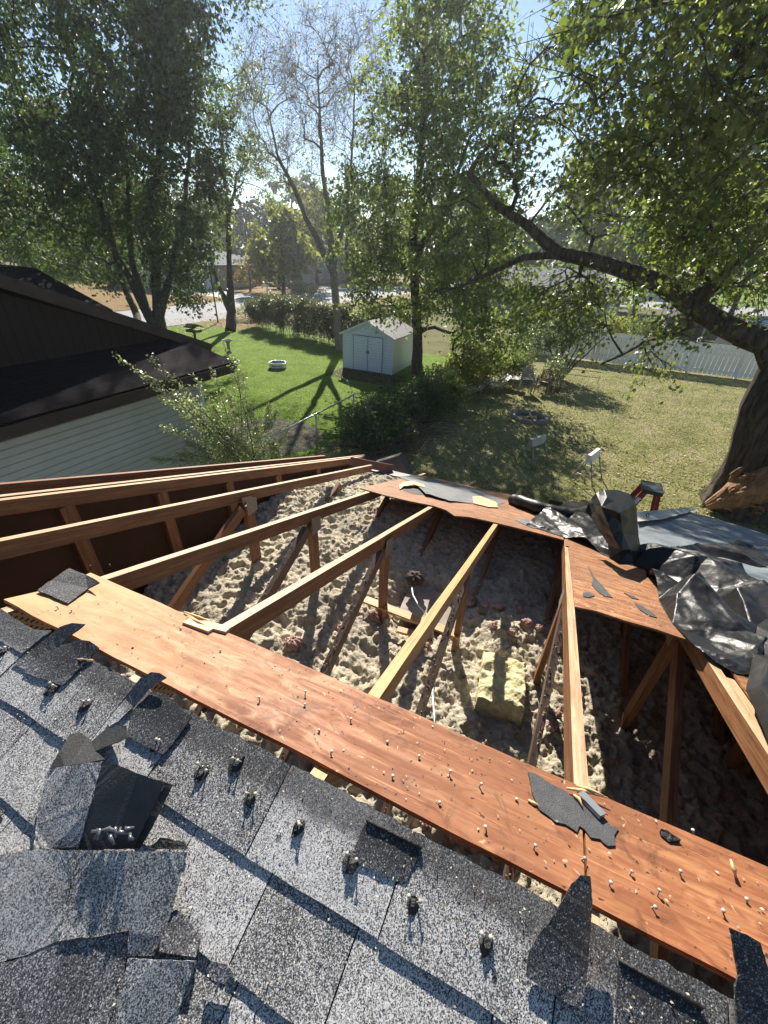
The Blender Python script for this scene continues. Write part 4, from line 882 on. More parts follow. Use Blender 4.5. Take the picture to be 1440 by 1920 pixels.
tag(m.build('sealant_strip', simple('silvery_tar', (.1, .1, .11), .2, .8)), 'crushed shiny sealant strip across the upturned shingle', 'sealant strip')
patch([(310, 1467, .045), (323, 1471, .04), (295, 1530, .03), (262, 1592, .01), (246, 1592, .01), (280, 1530, .03)], 'narrow upturned flap behind the smooth backed tab', M_under, .03)
patch([(93, 1441, .025), (140, 1434, .05), (192, 1427, .06), (168, 1510, .045), (147, 1588, .025), (95, 1592, .02), (62, 1592, .02), (72, 1510, .02)], 'pale granular shingle lifted beside the smooth backed tab', M_shin, .03)
patch([(147, 1594, .05), (250, 1596, .055), (350, 1597, .05), (335, 1650, .04), (318, 1720, .03), (288, 1792, .02), (238, 1793, .02), (243, 1742, .03), (110, 1765, .03), (130, 1680, .035)], 'large bluish shingle buckled up with a straight pale upper edge', M_shin, .04)
patch([(-40, 1600, .035), (0, 1603, .04), (70, 1592, .04), (145, 1594, .045), (128, 1680, .03), (108, 1764, .02), (50, 1790, .02), (-40, 1815, .02)], 'buckled shingle at the left frame edge', M_shin, .03)
patch([(-40, 1815, .02), (50, 1795, .022), (110, 1770, .025), (240, 1745, .025), (232, 1830, .015), (222, 1960, .015), (-60, 1960, .015)], 'dark shaded shingle under the buckled ones at the bottom left corner', M_shinD, .02)
patch([(240, 1797, .045), (300, 1800, .05), (367, 1802, .05), (345, 1860, .04), (320, 1950, .03), (212, 1950, .03)], 'pale shingle tab curled up at the bottom of the photo', M_shin, .04)
patch([(298, 1785, .03), (306, 1720, .03), (330, 1705, .02), (352, 1722, .02), (375, 1760, .02), (366, 1795, .03)], 'small dark shingle corner between two curled tabs', M_shinD, .02)
patch([(280, 1592, .03), (300, 1570, .03), (345, 1578, .02), (352, 1592, .02)], 'black broken chip behind the large buckled shingle', M_tar, .02)
patch([(388, 1815, .03), (397, 1803, .03), (425, 1808, .03), (437, 1825, .028), (420, 1845, .028), (398, 1838, .028)], 'small loose dark shingle chip lying alone', M_shinD, .02, .008)
patch([(1089, 1641, .06), (1107, 1643, .06), (1111, 1688, .055), (1107, 1758, .045), (1101, 1830, .035), (1093, 1895, .03), (1055, 1876, .025), (985, 1831, .025), (992, 1786, .03), (1009, 1754, .035), (1044, 1709, .045), (1072, 1657, .055)], 'tall pointed torn shingle sticking up over the plywood edge', M_shinD, .03, .005)
patch([(1369, 1740, .07), (1400, 1752, .07), (1426, 1768, .07), (1440, 1813, .06), (1480, 1990, .02), (1384, 1960, .02), (1378, 1850, .04), (1385, 1828, .05)], 'dark torn shingle lying over the plywood strip in the lower right corner', M_shinD, .04, .005)
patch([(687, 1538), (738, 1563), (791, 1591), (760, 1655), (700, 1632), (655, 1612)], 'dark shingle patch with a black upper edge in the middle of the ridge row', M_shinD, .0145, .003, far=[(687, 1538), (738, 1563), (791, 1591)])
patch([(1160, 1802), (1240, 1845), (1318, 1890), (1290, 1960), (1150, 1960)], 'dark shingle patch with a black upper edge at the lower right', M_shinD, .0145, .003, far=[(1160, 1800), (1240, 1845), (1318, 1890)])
patch([(96, 1152+30), (60, 1180), (20, 1155), (0, 1140), (-40, 1150), (-20, 1190), (40, 1225)], 'grey shingle end at the upper left, beside the gusset plate', M_shin, .0155, .005)
# tar stubs with nails along the torn row
for k, (x, y) in enumerate(sorted([(160, 1318), (100, 1285), (380, 1440), (470, 1490), (560, 1545), (662, 1608), (775, 1690), (915, 1765), (1078, 1860), (5, 1218), (298, 1390), (445, 1425)])):
    m = MB(); c = pb(x, y, .02); s = rn.uniform(.009, .017); vs = []
    for l, z in enumerate((-.012, -.008, -.003)):
        for j in range(7): a = 2*math.pi*j/7; rr = s*(1.1, 1, .6)[l]*rn.uniform(.7, 1.25); vs.append(c+np.array([rr*math.cos(a), rr*1.5*math.sin(a), z+rn.uniform(-.002, .003)]))
    m.mesh(vs, [tuple(range(14, 21))]+[(l*7+j, l*7+(j+1) % 7, l*7+7+(j+1) % 7, l*7+7+j) for l in (0, 1) for j in range(7)])
    tag(m.build('tar_stub', M_tar), ORD[k]+' black stub from the left in the torn shingle row', 'shingle stub', 'torn shingle stubs in the nail row')
    for q_ in range(2):
        o = nail(c+np.array([(q_-.5)*s*1.1, .003, -.006]), NB, (rn.uniform(-.5, .5), rn.uniform(-.2, .5)), .016).build('roofing_nail', M_nail); tag(o, ('left', 'right')[q_]+' nail in the '+ORD[k]+' black stub from the left', 'nail', 'nails in the torn shingle row')
# crumbs
r = R5(77); n = 1500; vv = r.uniform(-1.5, 1, n); uu = UR-.45*r.uniform(0, 1, n)**1.2-.02; P = np.array([RB(a, b, .0165) for a, b in zip(vv, uu)])
o = npmesh('shingle_crumbs', leaf_polys(P, .0048, r, 'quad', 0, 3), 0, L_gran); tag(o, 'pale crumbs and splinters strewn over the shingles', 'debris', kind='stuff')
P = np.array([RF(a, b, .004) for a, b in zip(r.uniform(-1.5, 1.2, 260), r.uniform(.48, .74, 260))]+[RF(a, b, .004) for a, b in zip(r.uniform(-1.2, .2, 700), r.uniform(3.5, 5.2, 700)**1)]+[RF(a, b, .004) for a, b in zip(r.uniform(.3, .8, 500), r.uniform(2, 3.1, 500))])
o = npmesh('wood_crumbs', leaf_polys(P, .007, r, 'quad', 0, 3), 0, [L_gran]); tag(o, 'pale grit and bark crumbs strewn over the plywood', 'debris', kind='stuff')
# ---- blown insulation
def ins_z(V, U):
    b = 2.93-.14*sstep(V, -1.6, -.2)-.17*sstep(V, -.1, 1.1)+.05*fbm(V*1.1, U*1.1, 3)*2
    b = np.minimum(b, ZR-(U-UR)*T-.2+.0*V)
    b = b+.1*np.exp(-(((V+2.0)/.6)**2+((U-4.75)/.5)**2))*.5
    rg = .3+.7*sstep(2.9-U+.25*V, 0, 1.2)
    wv, wu = V+.04*fbm(V*11, U*11, 31), U+.04*fbm(V*11+7, U*11, 32)
    cl = .05*(.55-worley(wv*6, wu*6, 1))*rg+.03*(.5-worley(wv*14, wu*14, 2))*(.3+.7*rg)+.024*(.5-worley(wv*29, wu*29, 5))+.018*(.5-worley(V*52, U*52, 6))+.035*fbm(V*4, U*4, 9)+.03*fbm(V*26, U*26, 19, 5)
    pit = -.06*sstep(.3-worley(wv*6.5, wu*6.5, 11), 0, .2)
    dip = -.16*np.exp(-(((V+.72)/.28)**2+((U-2.55)/.33)**2)**2)
    return b+cl+pit*(1-rg*.5)+dip
st = .0115
Vg, Ug = np.meshgrid(np.arange(-2.71, 2.6, st), np.arange(-.6, 5.12, st)); Zg = ins_z(Vg, Ug)
Vg2 = Vg+.012*fbm(Vg*30, Ug*30, 41); Ug2 = Ug+.012*fbm(Vg*30, Ug*30+9, 42)
o = gridmesh('loose_insulation', Vg2, Ug2, Zg, M_ins, smooth=True); tag(o, 'lumpy beige blown insulation covering the attic floor', 'insulation', kind='stuff')
def lumps(c, rad_, r, n=14):
    u_, v_ = np.meshgrid(np.linspace(0, 2*np.pi, n*2+1), np.linspace(0.02, np.pi-.02, n+1)); x, y, z = np.cos(u_)*np.sin(v_), np.sin(u_)*np.sin(v_), np.cos(v_)
    s = r.integers(0, 99); k = 1+.55*(.5-worley(x*2.2+z+s, y*2.2+s, s))+.25*fbm(x*6+s, y*6+z*5, s); return c[0]+rad_*x*k, c[1]+rad_*y*k, c[2]+rad_*.8*z*k
r = R5(9); Q = []
for (x, y, rd) in [(550, 1215, .055), (715, 1148, .06), (700, 1160, .04), (730, 1155, .035), (910, 1135, .035), (935, 1140, .035), (880, 1135, .03), (925, 1175, .03), (1035, 1360, .04), (1045, 1340, .03), (800, 1210, .03), (808, 1192, .03),
                   (640, 1180, .03), (985, 1175, .04), (960, 1185, .03), (975, 1145, .03), (850, 1570, .04), (930, 1600, .04), (800, 1545, .035), (880, 1585, .03), (1010, 1180, .03)]:
    p = pg(x, y, 2.8); z = float(ins_z(np.array([p[0]]), np.array([p[1]]))[0]); p = pg(x, y, z); z = float(ins_z(np.array([p[0]]), np.array([p[1]]))[0])
    X, Y, Z = lumps((p[0], p[1], z+rd*.3), rd, r)
    co = np.stack([X, Y, Z], -1); Q.append(np.stack([co[:-1, :-1], co[1:, :-1], co[1:, 1:], co[:-1, 1:]], 2).reshape(-1, 4, 3))
o = npmesh('pink_insulation', np.concatenate(Q), 0, M_pink); tag(o, 'tufts of pink fibreglass poking out of the beige insulation', 'insulation', kind='stuff')
r = R5(31); n = 2600; vv, uu = r.uniform(-2.6, 1.3, n), r.uniform(.3, 4.8, n); P = np.stack([vv, uu, ins_z(vv, uu)+.012], 1)
o = npmesh('attic_debris', leaf_polys(P, .014, r, 'lobed', 0, 2), 0, L_bits); tag(o, 'small dark chips and bark crumbs lying on the insulation', 'debris', kind='stuff')
P = []
for k in (2, 3, 4, 5):
    v = -2.15+.6085*(k-1); a, b = np.array([v, .5, 2.66]), RF(v, 2.24, -.14); t_ = r.uniform(.1, .95, 130); P.append(a+(b-a)*t_[:, None]+np.stack([r.uniform(-.017, .017, 130), np.zeros(130), np.full(130, .052)], 1))
o = npmesh('web_debris', leaf_polys(np.concatenate(P), .012, r, 'lobed', 0, 2), 0, L_bits); tag(o, 'crumbs of insulation and bark sticking to the diagonal webs', 'debris', kind='stuff')
# yellow batt
c = pg(942, 1275, 2.85); n = 60
a_, b_ = np.meshgrid(np.linspace(-1.03, 1.03, n), np.linspace(-1.03, 1.03, int(n*1.4))); aa, bb_ = np.clip(a_, -1, 1), np.clip(b_, -1, 1)
edge = (np.maximum(np.abs(a_), np.abs(b_)) < 1.0); an = .12
X = aa*(.15+.012*fbm(bb_*3, aa*0, 3)); Y = bb_*(.22+.01*fbm(aa*3, bb_*0, 5)); Z = np.where(edge, .12+.05*fbm(aa*1.3+3, bb_*1.8, 6, 5)+.02*tnoise(aa*3, bb_*4, 2)-.03*np.maximum(np.abs(aa), np.abs(bb_))**6, -.08)
o = gridmesh('yellow_insulation_batt', c[0]+X*math.cos(an)-Y*math.sin(an), c[1]+X*math.sin(an)+Y*math.cos(an), c[2]-.08+Z, M_yel); tag(o, 'thick torn piece of yellow fibreglass batt lying on the insulation', 'insulation batt')
# boards and cable in the attic
def floorboard(a, b, z, w, label, mat):
    m = MB(); m.beam(pg(*a, z), pg(*b, z), w, .019, (0, 0, 1)); tag(m.build('loose_board', mat), label, 'board')
floorboard((684, 1124), (862, 1192), 2.93, .07, 'pale flat board lying across the insulation behind the golden truss', M_firlight)
floorboard((745, 1180), (790, 1192), 2.92, .05, 'short pale board beside the long one', M_firlight)
m = MB(); m.box((-.62, 2.62, 2.74), (.5, .42, .02), .1); tag(m.build('ceiling_panel', simple('old_panel', (.34, .3, .25), .85, .2, var=.3, vs=6)), 'bare flat panel of old ceiling in a hollow of the insulation', 'panel')
m = MB(); m.tube([pg(772, 1100, 2.86), pg(774, 1115, 2.9), pg(785, 1136, 2.9), pg(800, 1152, 2.9), pg(811, 1165, 2.9), pg(812, 1200, 2.86)], .006, 7)
m.tube([pg(812, 1258, 2.8), pg(811, 1300, 2.84), pg(814, 1340, 2.86), pg(816, 1375, 2.86)], .006, 7); tag(m.build('electric_cable', M_wht), 'white electric cable surfacing in the insulation', 'cable')
X, Y, Z = lumps(pg(778, 1085, 2.88), .07, r); gridmesh('dark_bark_lump', X, Y, Z, M_bark); tag(bpy.data.objects['dark_bark_lump'], 'dark brown lump of debris in the shaded hollow of the attic', 'debris')
# brown eave boards by the broken truss tail
m = MB(); m.beam(RF(-2.62, 4.9, -.02), RF(-2.1, 5.25, -.05), .02, .12, NF); tag(m.build('fascia_board', simple('red_brown_paint', (.16, .06, .045), .5)), 'red brown painted board at the broken eave corner', 'board')
m = MB(); a, b, c_, d_ = pu(702, 868, 5.55), pu(748, 854, 5.75), pu(768, 892, 5.75), pu(690, 884, 5.5); m.hexa([a, b, c_, d_][::-1], [x+np.array([.02, .07, .03]) for x in (a, b, c_, d_)][::-1])
tag(m.build('gutter_piece', simple('brown_gutter', (.05, .038, .035), .4, .5)), 'dark brown loose gutter piece leaning at the eave behind the deck sheet', 'gutter')
# ---- tarps
def crumple(name, loop, inner, mat, label, cat='tarp', sub=3, amp=.01, fr=9, parent=None, seed=1, hs=1, wl=0):
    L = [vu(*p) for p in loop]; I = [vu(x, y, h*hs) for x, y, h in inner]; A = L+I; n = len(L)
    vo, _, fo, ov, _, _ = delaunay_2d_cdt([Vector((p[0], p[1])) for p in A], [(i, (i+1) % n) for i in range(n)], [], 1, 1e-5)
    H = []
    for k, o in enumerate(ov):
        H.append(A[o[0]][2] if o else min(A, key=lambda q: (q[0]-vo[k].x)**2+(q[1]-vo[k].y)**2)[2])
    V = [(p.x, p.y, h) for p, h in zip(vo, H)]; Fc = [tuple(f) for f in fo if len(f) == 3]
    for _ in range(sub):
        mid = {}; nf = []
        def g(i, j):
            k = (min(i, j), max(i, j))
            if k not in mid: mid[k] = len(V); V.append(tuple((a+b)/2 for a, b in zip(V[i], V[j])))
            return mid[k]
        for a, b, c in Fc:
            x, y, z = g(a, b), g(b, c), g(c, a); nf += [(a, x, z), (x, b, y), (z, y, c), (x, y, z)]
        Fc = nf
    W = np.array(V); W[:, 2] += amp*(1-np.abs(fbm(W[:, 0]*fr, W[:, 1]*fr, seed, 3))*3)+amp*.5*fbm(W[:, 0]*fr*3, W[:, 1]*fr*3, seed+4)
    if wl: W[:, 2] += wl*(.4*tnoise(W[:, 0]*3.2+1, W[:, 1]*2.4+.3, 4)+.22*tnoise(W[:, 0]*6, W[:, 1]*4.5+.4*W[:, 0], 9)+.05*tnoise(W[:, 0]*21, W[:, 1]*17, 12))
    W[:, 2] = np.maximum(W[:, 2], .004)
    P = [RF(*w_) for w_ in W]; ar = lambda f: (P[f[1]][0]-P[f[0]][0])*(P[f[2]][1]-P[f[0]][1])-(P[f[2]][0]-P[f[0]][0])*(P[f[1]][1]-P[f[0]][1])
    Fc = [f if ar(f) > 0 else f[::-1] for f in Fc]
    m = MB(); m.mesh(P, Fc, True); o = m.build(name, mat, parent); 
    if label: tag(o, label, cat)
    return o
loop = [(985, 985, .0), (1020, 962, .06), (1062, 972, .08), (1100, 960, .1), (1150, 975, .1), (1200, 1000, .05), (1235, 1020, .04), (1270, 1022, .1), (1312, 1011, .15), (1345, 1035, .05), (1385, 1014, .12), (1440, 1045, .08), (1500, 1060, .08), (1560, 1180, .05),
        (1440, 1205, .03), (1412, 1262, .02), (1380, 1264, .0), (1335, 1236, .01), (1300, 1212, .01), (1262, 1165, .015), (1238, 1115, .04), (1219, 1079, .08), (1212, 1066, .01), (1180, 1056, .015), (1140, 1042, .01), (1100, 1022, .01), (1060, 1009, .0), (1020, 996, .0)]
inner = [(1060, 990, .03), (1100, 990, .04), (1135, 1010, .02), (1165, 1030, .05), (1200, 1035, .0), (1217, 1028, .09), (1190, 1054, .02), (1262, 1052, .06), (1245, 1030, .02), (1300, 1042, .02), (1297, 1062, .07), (1310, 1078, .12), (1290, 1100, .0), (1325, 1052, .1),
         (1350, 1065, .02), (1392, 1050, .12), (1385, 1075, .02), (1440, 1072, .02), (1330, 1130, .0), (1290, 1138, .11), (1292, 1165, .06), (1262, 1115, .02), (1275, 1098, .09), (1350, 1100, .05), (1385, 1098, .1), (1440, 1096, .1), (1360, 1140, .02), (1440, 1138, .0),
         (1322, 1183, .1), (1352, 1178, .12), (1365, 1190, .02), (1394, 1212, .09), (1420, 1215, .03), (1345, 1215, .09), (1370, 1235, .02), (1390, 1245, .06), (1310, 1200, .0), (1402, 1168, .05), (1300, 1120, .03)]
tarp = crumple('black_tarp', loop, inner, M_tarp, 'large crumpled black plastic tarp heaped over the right side of the roof', sub=5, amp=.003, fr=14, hs=1.7, wl=.16)
# rolled edge and standing bundle
P0 = [pf(x, y, h) for x, y, h in [(957, 937, .04), (975, 940, .07), (1010, 952, .075), (1045, 962, .07), (1070, 968, .06), (1100, 962, .08), (1118, 950, .1)]]
m = MB(); pts = []; 
for k in range(len(P0)-1):
    for j in range(6): pts.append(P0[k]+(P0[k+1]-P0[k])*j/6)
rr = [(.012 if i == 0 else .07+.006*math.sin(i*1.3)+rn.uniform(-.004, .004)) for i in range(len(pts))]; rr[1] = .055; m.tube(pts, rr, 12); m.build('rolled_edge', M_tarp, tarp)
def draped(name, pts, loopn, mat, label, back=.1, sub=4, amp=.018):
    pts = [(x, y, u) for x, y, u in pts]; vo, _, fo, ov, _, _ = delaunay_2d_cdt([Vector((p[0], p[1])) for p in pts], [(i, (i+1) % loopn) for i in range(loopn)], [], 1, 1e-4)
    V = [pu(*pts[o[0]]) for o in ov]; rim = [k for k, o in enumerate(ov) if o[0] < loopn]; n0 = len(V); F_ = [tuple(f) for f in fo]
    Vb = [v+np.array([.0, back if k not in rim else .02, -.01]) for k, v in enumerate(V)]; V = V+Vb; F_ += [tuple(i+n0 for i in f[::-1]) for f in F_]
    F_ = [f for f in F_ if len(f) == 3]
    for _ in range(sub):
        mid = {}; nf = []
        def g(i, j):
            k = (min(i, j), max(i, j))
            if k not in mid: mid[k] = len(V); V.append((V[i]+V[j])/2)
            return mid[k]
        for a, b, c_ in F_:
            x, y, z = g(a, b), g(b, c_), g(c_, a); nf += [(a, x, z), (x, b, y), (z, y, c_), (x, y, z)]
        F_ = nf
    W = np.array(V); d = amp*2.2*(tnoise(W[:, 0]*9+.4*W[:, 2], W[:, 2]*7, 3)+.25*tnoise(W[:, 0]*22, W[:, 2]*17, 5)+.8*fbm(W[:, 0]*5, W[:, 2]*5, 7)); W[:, 1] -= d; W[:, 2] += d*.3
    m = MB(); m.mesh(list(W), [f[::-1] for f in F_], True); o = m.build(name, mat); tag(o, label, 'rubber sheet'); return o
draped('black_rubber_bundle', [(1103, 942, 3.42), (1118, 926, 3.4), (1134, 919, 3.42), (1158, 919, 3.6), (1180, 925, 3.65), (1193, 945, 3.6), (1196, 975, 3.5), (1197, 1005, 3.4), (1203, 1035, 3.25), (1188, 1056, 3.05), (1160, 1056, 2.98), (1143, 1046, 3.0), (1140, 1020, 3.15), (1122, 990, 3.3), (1108, 968, 3.35), (1098, 958, 3.38),
    (1128, 950, 3.15), (1140, 978, 3.08), (1150, 1005, 3.1), (1150, 940, 3.3), (1163, 962, 3.12), (1168, 1000, 3.15), (1180, 975, 3.3), (1180, 1030, 3.05), (1165, 1030, 3.0), (1138, 932, 3.3)], 16, M_tarp, 'upright bunched black rubber sheet standing on the tarp by the eave')
# pieces along the eave behind the roll
crumple('black_tarp_fold', [(1040, 952, .05), (1072, 940, .1), (1108, 945, .1), (1112, 968, .07), (1075, 966, .06), (1040, 962, .04)], [], M_tarp, 'open black fold of tarp between the roll and the upright bundle', sub=3, amp=.006)
# rubber flap at the right frame edge
crumple('rubber_flap', [(1413, 1225, .03), (1420, 1172, .09), (1500, 1120, .12), (1560, 1250, .12), (1560, 1560, .12), (1490, 1470, .1), (1440, 1392, .06), (1420, 1345, .06), (1398, 1295, .04)], [(1440, 1240, .12), (1460, 1330, .12), (1425, 1290, .09)], M_tarp, 'smooth dark rubber flap at the right frame edge over the truss', 'rubber sheet', 4, .003, 5)
# grey tarp over the far right of the roof
crumple('grey_tarp', [(1190, 1015, .05), (1185, 985, .08), (1225, 965, .1), (1290, 958, .12), (1360, 978, .12), (1440, 1003, .12), (1600, 1060, .12), (1800, 1250, .08), (1500, 1130, .02), (1340, 1075, .02), (1240, 1045, .02)], [(1260, 1000, .07), (1320, 1020, .06), (1400, 1035, .06), (1500, 1070, .08)],
        M_gtarp, 'grey blue tarp stretched over the far right part of the roof', sub=4, amp=.006, fr=4)
ct = crumple('cream_tarp', [(1190, 960, .16), (1235, 957, .17), (1290, 951, .17), (1312, 952, .16), (1288, 962, .14), (1240, 974, .13), (1195, 978, .13)], [(1240, 965, .14)], M_cream, 'cream coloured tarp edge with an eyelet hanging at the eave', sub=3, amp=.004)
m = MB(); c = pf(1214, 966, .16); m.lathe(c, [(.012, 0), (.022, .004), (.012, .008)], 14, -CZ); m.build('eyelet', M_tar, ct)
# flapping loose bits at the eave
sheetpx('eave_board', [(1.0, 5.5, -.02), (.5, 5.9, .03), (.56, 5.98, .03), (1.1, 5.6, -.02)], 'short loose board behind the tarp at the eave', M_firlight, .02, 'board')
# --- the big damaged maple at the right
r = R5(11)
tb = (4.75, 12.6)
cl = sample([blob(1230, 120, 10.5, 240, 150, 46, 2.2), blob(1380, 60, 9.0, 150, 160, 30, 1.8), blob(1100, 40, 12.0, 170, 110, 30, 2),
             blob(1370, 300, 11.0, 130, 150, 40, 2), blob(1180, 330, 12.3, 150, 110, 36, 1.8), blob(1350, 480, 13.0, 130, 80, 34, 1.6),
             blob(1010, 200, 12.6, 75, 100, 15, 1.2), blob(1150, 560, 12.4, 70, 60, 12, .9), blob(1250, 650, 12.2, 45, 35, 5, .6),
             blob(1080, 540, 12.6, 70, 40, 8, .7), blob(900, 420, 12.6, 70, 90, 12, 1), blob(850, 520, 12.8, 60, 70, 8, .9), blob(960, 300, 12.4, 55, 60, 8, .8)], r, roof_lit)
limb = [((4.55, 12.6, 3.35), .42, 1), ((3.75, 12.55, 3.92), .29), ((2.75, 12.5, 4.2), .23), ((1.95, 12.5, 4.56), .21), ((1.1, 12.5, 4.98), .19), ((.14, 12.5, 5.22), .165),
        ((-1.07, 12.5, 5.42), .14), ((-1.9, 12.4, 5.95), .105), ((-2.75, 12.3, 6.35), .09), ((-3.4, 12.2, 6.9), .06)]
tree('broken_maple_tree', 'huge maple at the right edge with torn trunk base and long curved limb reaching left', 'tree',
     [[((4.75, 12.6, 0), .78), ((4.72, 12.6, .5), .66), ((4.65, 12.6, 1.4), .64), ((4.42, 12.6, 2.6), .62), ((4.4, 12.6, 3.4), .55), ((4.9, 12.6, 4.6), .4), ((5.3, 12.2, 6.4), .3), ((5.2, 11.6, 9), .2)],
      limb, [((-1.0, 12.5, 5.45), .09, 1), ((-1.9, 12.45, 5.3), .07), ((-3.0, 12.4, 4.75), .045), ((-3.9, 12.4, 4.4), .03)],
      [((1.95, 12.5, 4.6), .07, 1), ((2.1, 12.5, 4.1), .06), ((1.3, 12.45, 3.7), .045), ((.5, 12.4, 3.1), .03)],
      [((2.0, 12.5, 4.75), .08, 1), ((2.7, 12.2, 5.8), .07), ((3.0, 11.6, 7.6), .05)],
      [((5.0, 12.6, 4.8), .2, 1), ((4.0, 11.8, 6.2), .13), ((2.2, 11, 7.6), .09), ((.6, 10.8, 8.6), .06)]],
     cl, L_near, 78, .108, .75, 21, None, 'maple', .5, .012, 6, 1.15, M_bark2, keep=roof_lit, leaf_up=.2)
bm = bpy.data.objects['broken_maple_tree']
m = MB(); q = lambda x, y, u: pu(x, y, u)
# torn slab of pale heartwood leaning out of the base, and splintered ends
prof = [((3.86, 11.95, .12), .1), ((4.3, 11.9, .55), .34), ((4.85, 11.85, 1.15), .42), ((5.6, 11.9, 1.9), .44), ((6.8, 12.1, 2.8), .44), ((8.4, 12.4, 3.6), .4)]
def rough_tube(pts, rad_, seed, n=40, rings=60, amp=.16):
    pts = np.array(pts, float); t_ = np.linspace(0, len(pts)-1.001, rings); i0 = t_.astype(int); ft = (t_-i0)[:, None]; P_ = pts[i0]*(1-ft)+pts[i0+1]*ft; R_ = np.array(rad_)[i0]*(1-ft[:, 0])+np.array(rad_)[i0+1]*ft[:, 0]
    d = np.gradient(P_, axis=0); d /= np.linalg.norm(d, axis=1)[:, None]; x = np.cross(d, [0, 1., 0]); x /= np.linalg.norm(x, axis=1)[:, None]; y = np.cross(d, x)
    a = np.linspace(0, 2*np.pi, n+1)[:-1]; a = np.append(a, 0); A_, T_ = np.meshgrid(a, t_)
    k = 1+amp*(fbm(np.cos(A_)*4+9, np.sin(A_)*4+T_*.5, seed, 4)*2+.6*(.5-worley(np.cos(A_)*5, np.sin(A_)*5+T_*.25, seed)))
    return P_[:, None]+(x[:, None]*np.cos(A_)[..., None]+y[:, None]*np.sin(A_)[..., None])*(R_[:, None]*k)[..., None]
G = rough_tube([p for p, _ in prof], [a for _, a in prof], 3); o = gridmesh('torn_limb', G[:, :, 0], G[:, :, 1], G[:, :, 2], M_torn, bm, smooth=True); tag(o, 'pale torn limb with bare heartwood leaning away from the trunk')
G = rough_tube([(4.78, 12.6, -.05), (4.72, 12.6, .5), (4.65, 12.6, 1.4), (4.42, 12.6, 2.6), (4.38, 12.6, 3.5)], [.98, .76, .67, .65, .58], 8, 72, 90, .12); gridmesh('bark', G[:, :, 0], G[:, :, 1], G[:, :, 2], M_bark2, bm, smooth=True)
r_ = random.Random(4); m = MB()
for k in range(38):
    a = np.array([3.95+r_.uniform(0, .8), 11.72+r_.uniform(-.05, .2), .25+r_.uniform(0, .9)]); L = r_.uniform(.15, .45)
    dd = np.array([r_.uniform(-.5, .9), -r_.uniform(.0, .4), r_.uniform(-.2, 1)]); dd = dd/np.linalg.norm(dd)*L
    m.tube([a, a+dd*.6+np.array([0, 0, .03]), a+dd], [r_.uniform(.03, .07), .035, .004], 5)
o = m.build('splinters', M_torn, bm)
# --- centre maple (trunk right of the shed)
r = R5(12)
cl = sample([blob(760, 300, 20.5, 110, 190, 90, 2.6), blob(820, 110, 19.5, 110, 150, 70, 2.4), blob(700, 430, 20.5, 75, 90, 36, 2), blob(860, 420, 20, 110, 110, 66, 2.4),
             blob(930, 560, 20.5, 100, 75, 50, 2), blob(770, 530, 20.3, 80, 60, 26, 1.5), blob(900, 650, 20.8, 75, 40, 24, 1.4), blob(900, 230, 19, 60, 150, 30, 1.6), blob(690, 540, 19.6, 38, 60, 12, 1)], r, roof_lit)
t0 = pg(783, 700)
tree('silver_maple_tree', 'tall leafy tree just right of the white shed with hanging green branches', 'tree',
     [[(t0, .3), (pu(783, 640, 21.3), .24), (pu(779, 560, 21.2), .21), (pu(775, 440, 21), .18), (pu(790, 280, 20.6), .13), (pu(800, 120, 20.2), .08)],
      [(pu(778, 500, 21.1), .14, 1), (pu(830, 400, 20.6), .1), (pu(880, 260, 20), .06)]],
     cl, L_mid, 85, .16, .85, 22, None, 'lobed', .6, .012, 6, 1.2, keep=roof_lit, leaf_up=.1)
# --- bare tree in the middle
r = R5(13)
b0 = pg(637, 657)
cl = sample([blob(510, 190, 24, 75, 130, 120, 1.8), blob(590, 140, 24.2, 80, 110, 140, 2), blob(665, 180, 24.5, 50, 140, 90, 1.8), blob(560, 290, 24, 90, 60, 60, 1.6), blob(465, 250, 24, 35, 80, 26, 1), blob(705, 150, 25.5, 30, 110, 40, 1.4)], r)
tree('bare_ash_tree', 'tall nearly leafless tree behind the shed with fine upright twigs and a forked trunk', 'tree',
     [[(b0, .27), (pu(632, 600, 24.1), .24), (pu(626, 515, 24.1), .2), (pu(618, 420, 24.1), .15), (pu(606, 330, 24.1), .11), (pu(600, 230, 24.1), .07), (pu(596, 120, 24.1), .04)],
      [(pu(624, 513, 24.1), .17, 1), (pu(585, 430, 24.1), .14), (pu(550, 350, 24.1), .11), (pu(520, 290, 24.1), .07), (pu(500, 200, 24.1), .045)],
      [(pu(626, 500, 24.1), .12, 1), (pu(650, 400, 24.3), .09), (pu(660, 280, 24.4), .06), (pu(665, 160, 24.4), .035)]],
     cl, L_rust, 8, .1, .9, 23, None, 'quad', .2, .0075, 9, 1.3, bark=M_twig, up=1.6, arch=.05, flat=1.2, fseg=4)
# --- thin tree left of it
r = R5(14)
b0 = pg(432, 622)
cl = sample([blob(430, 250, 26, 45, 90, 26, 1.4), blob(405, 380, 25.5, 35, 80, 20, 1.2), blob(455, 160, 26, 35, 60, 10, 1), blob(480, 330, 26, 40, 60, 14, 1)], r)
tree('thin_forked_tree', 'slender forked dark tree at the left end of the hedge with sparse crown', 'tree',
     [[(b0, .38), (pu(434, 585, 26), .3), (pu(430, 500, 26), .17), (pu(428, 400, 26), .14), (pu(420, 320, 26), .1), (pu(412, 200, 26), .05)],
      [(pu(434, 580, 26), .17, 1), (pu(412, 540, 25.8), .12), (pu(398, 500, 25.6), .09), (pu(390, 430, 25.5), .06)],
      [(pu(429, 400, 26), .08, 1), (pu(440, 360, 26), .09), (pu(443, 330, 26), .07)], [(pu(441, 355, 26), .05, 1), (pu(456, 342, 26), .03)]],
     cl, L_mid, 90, .13, .8, 24, None, 'lobed', .6, .012, 6)
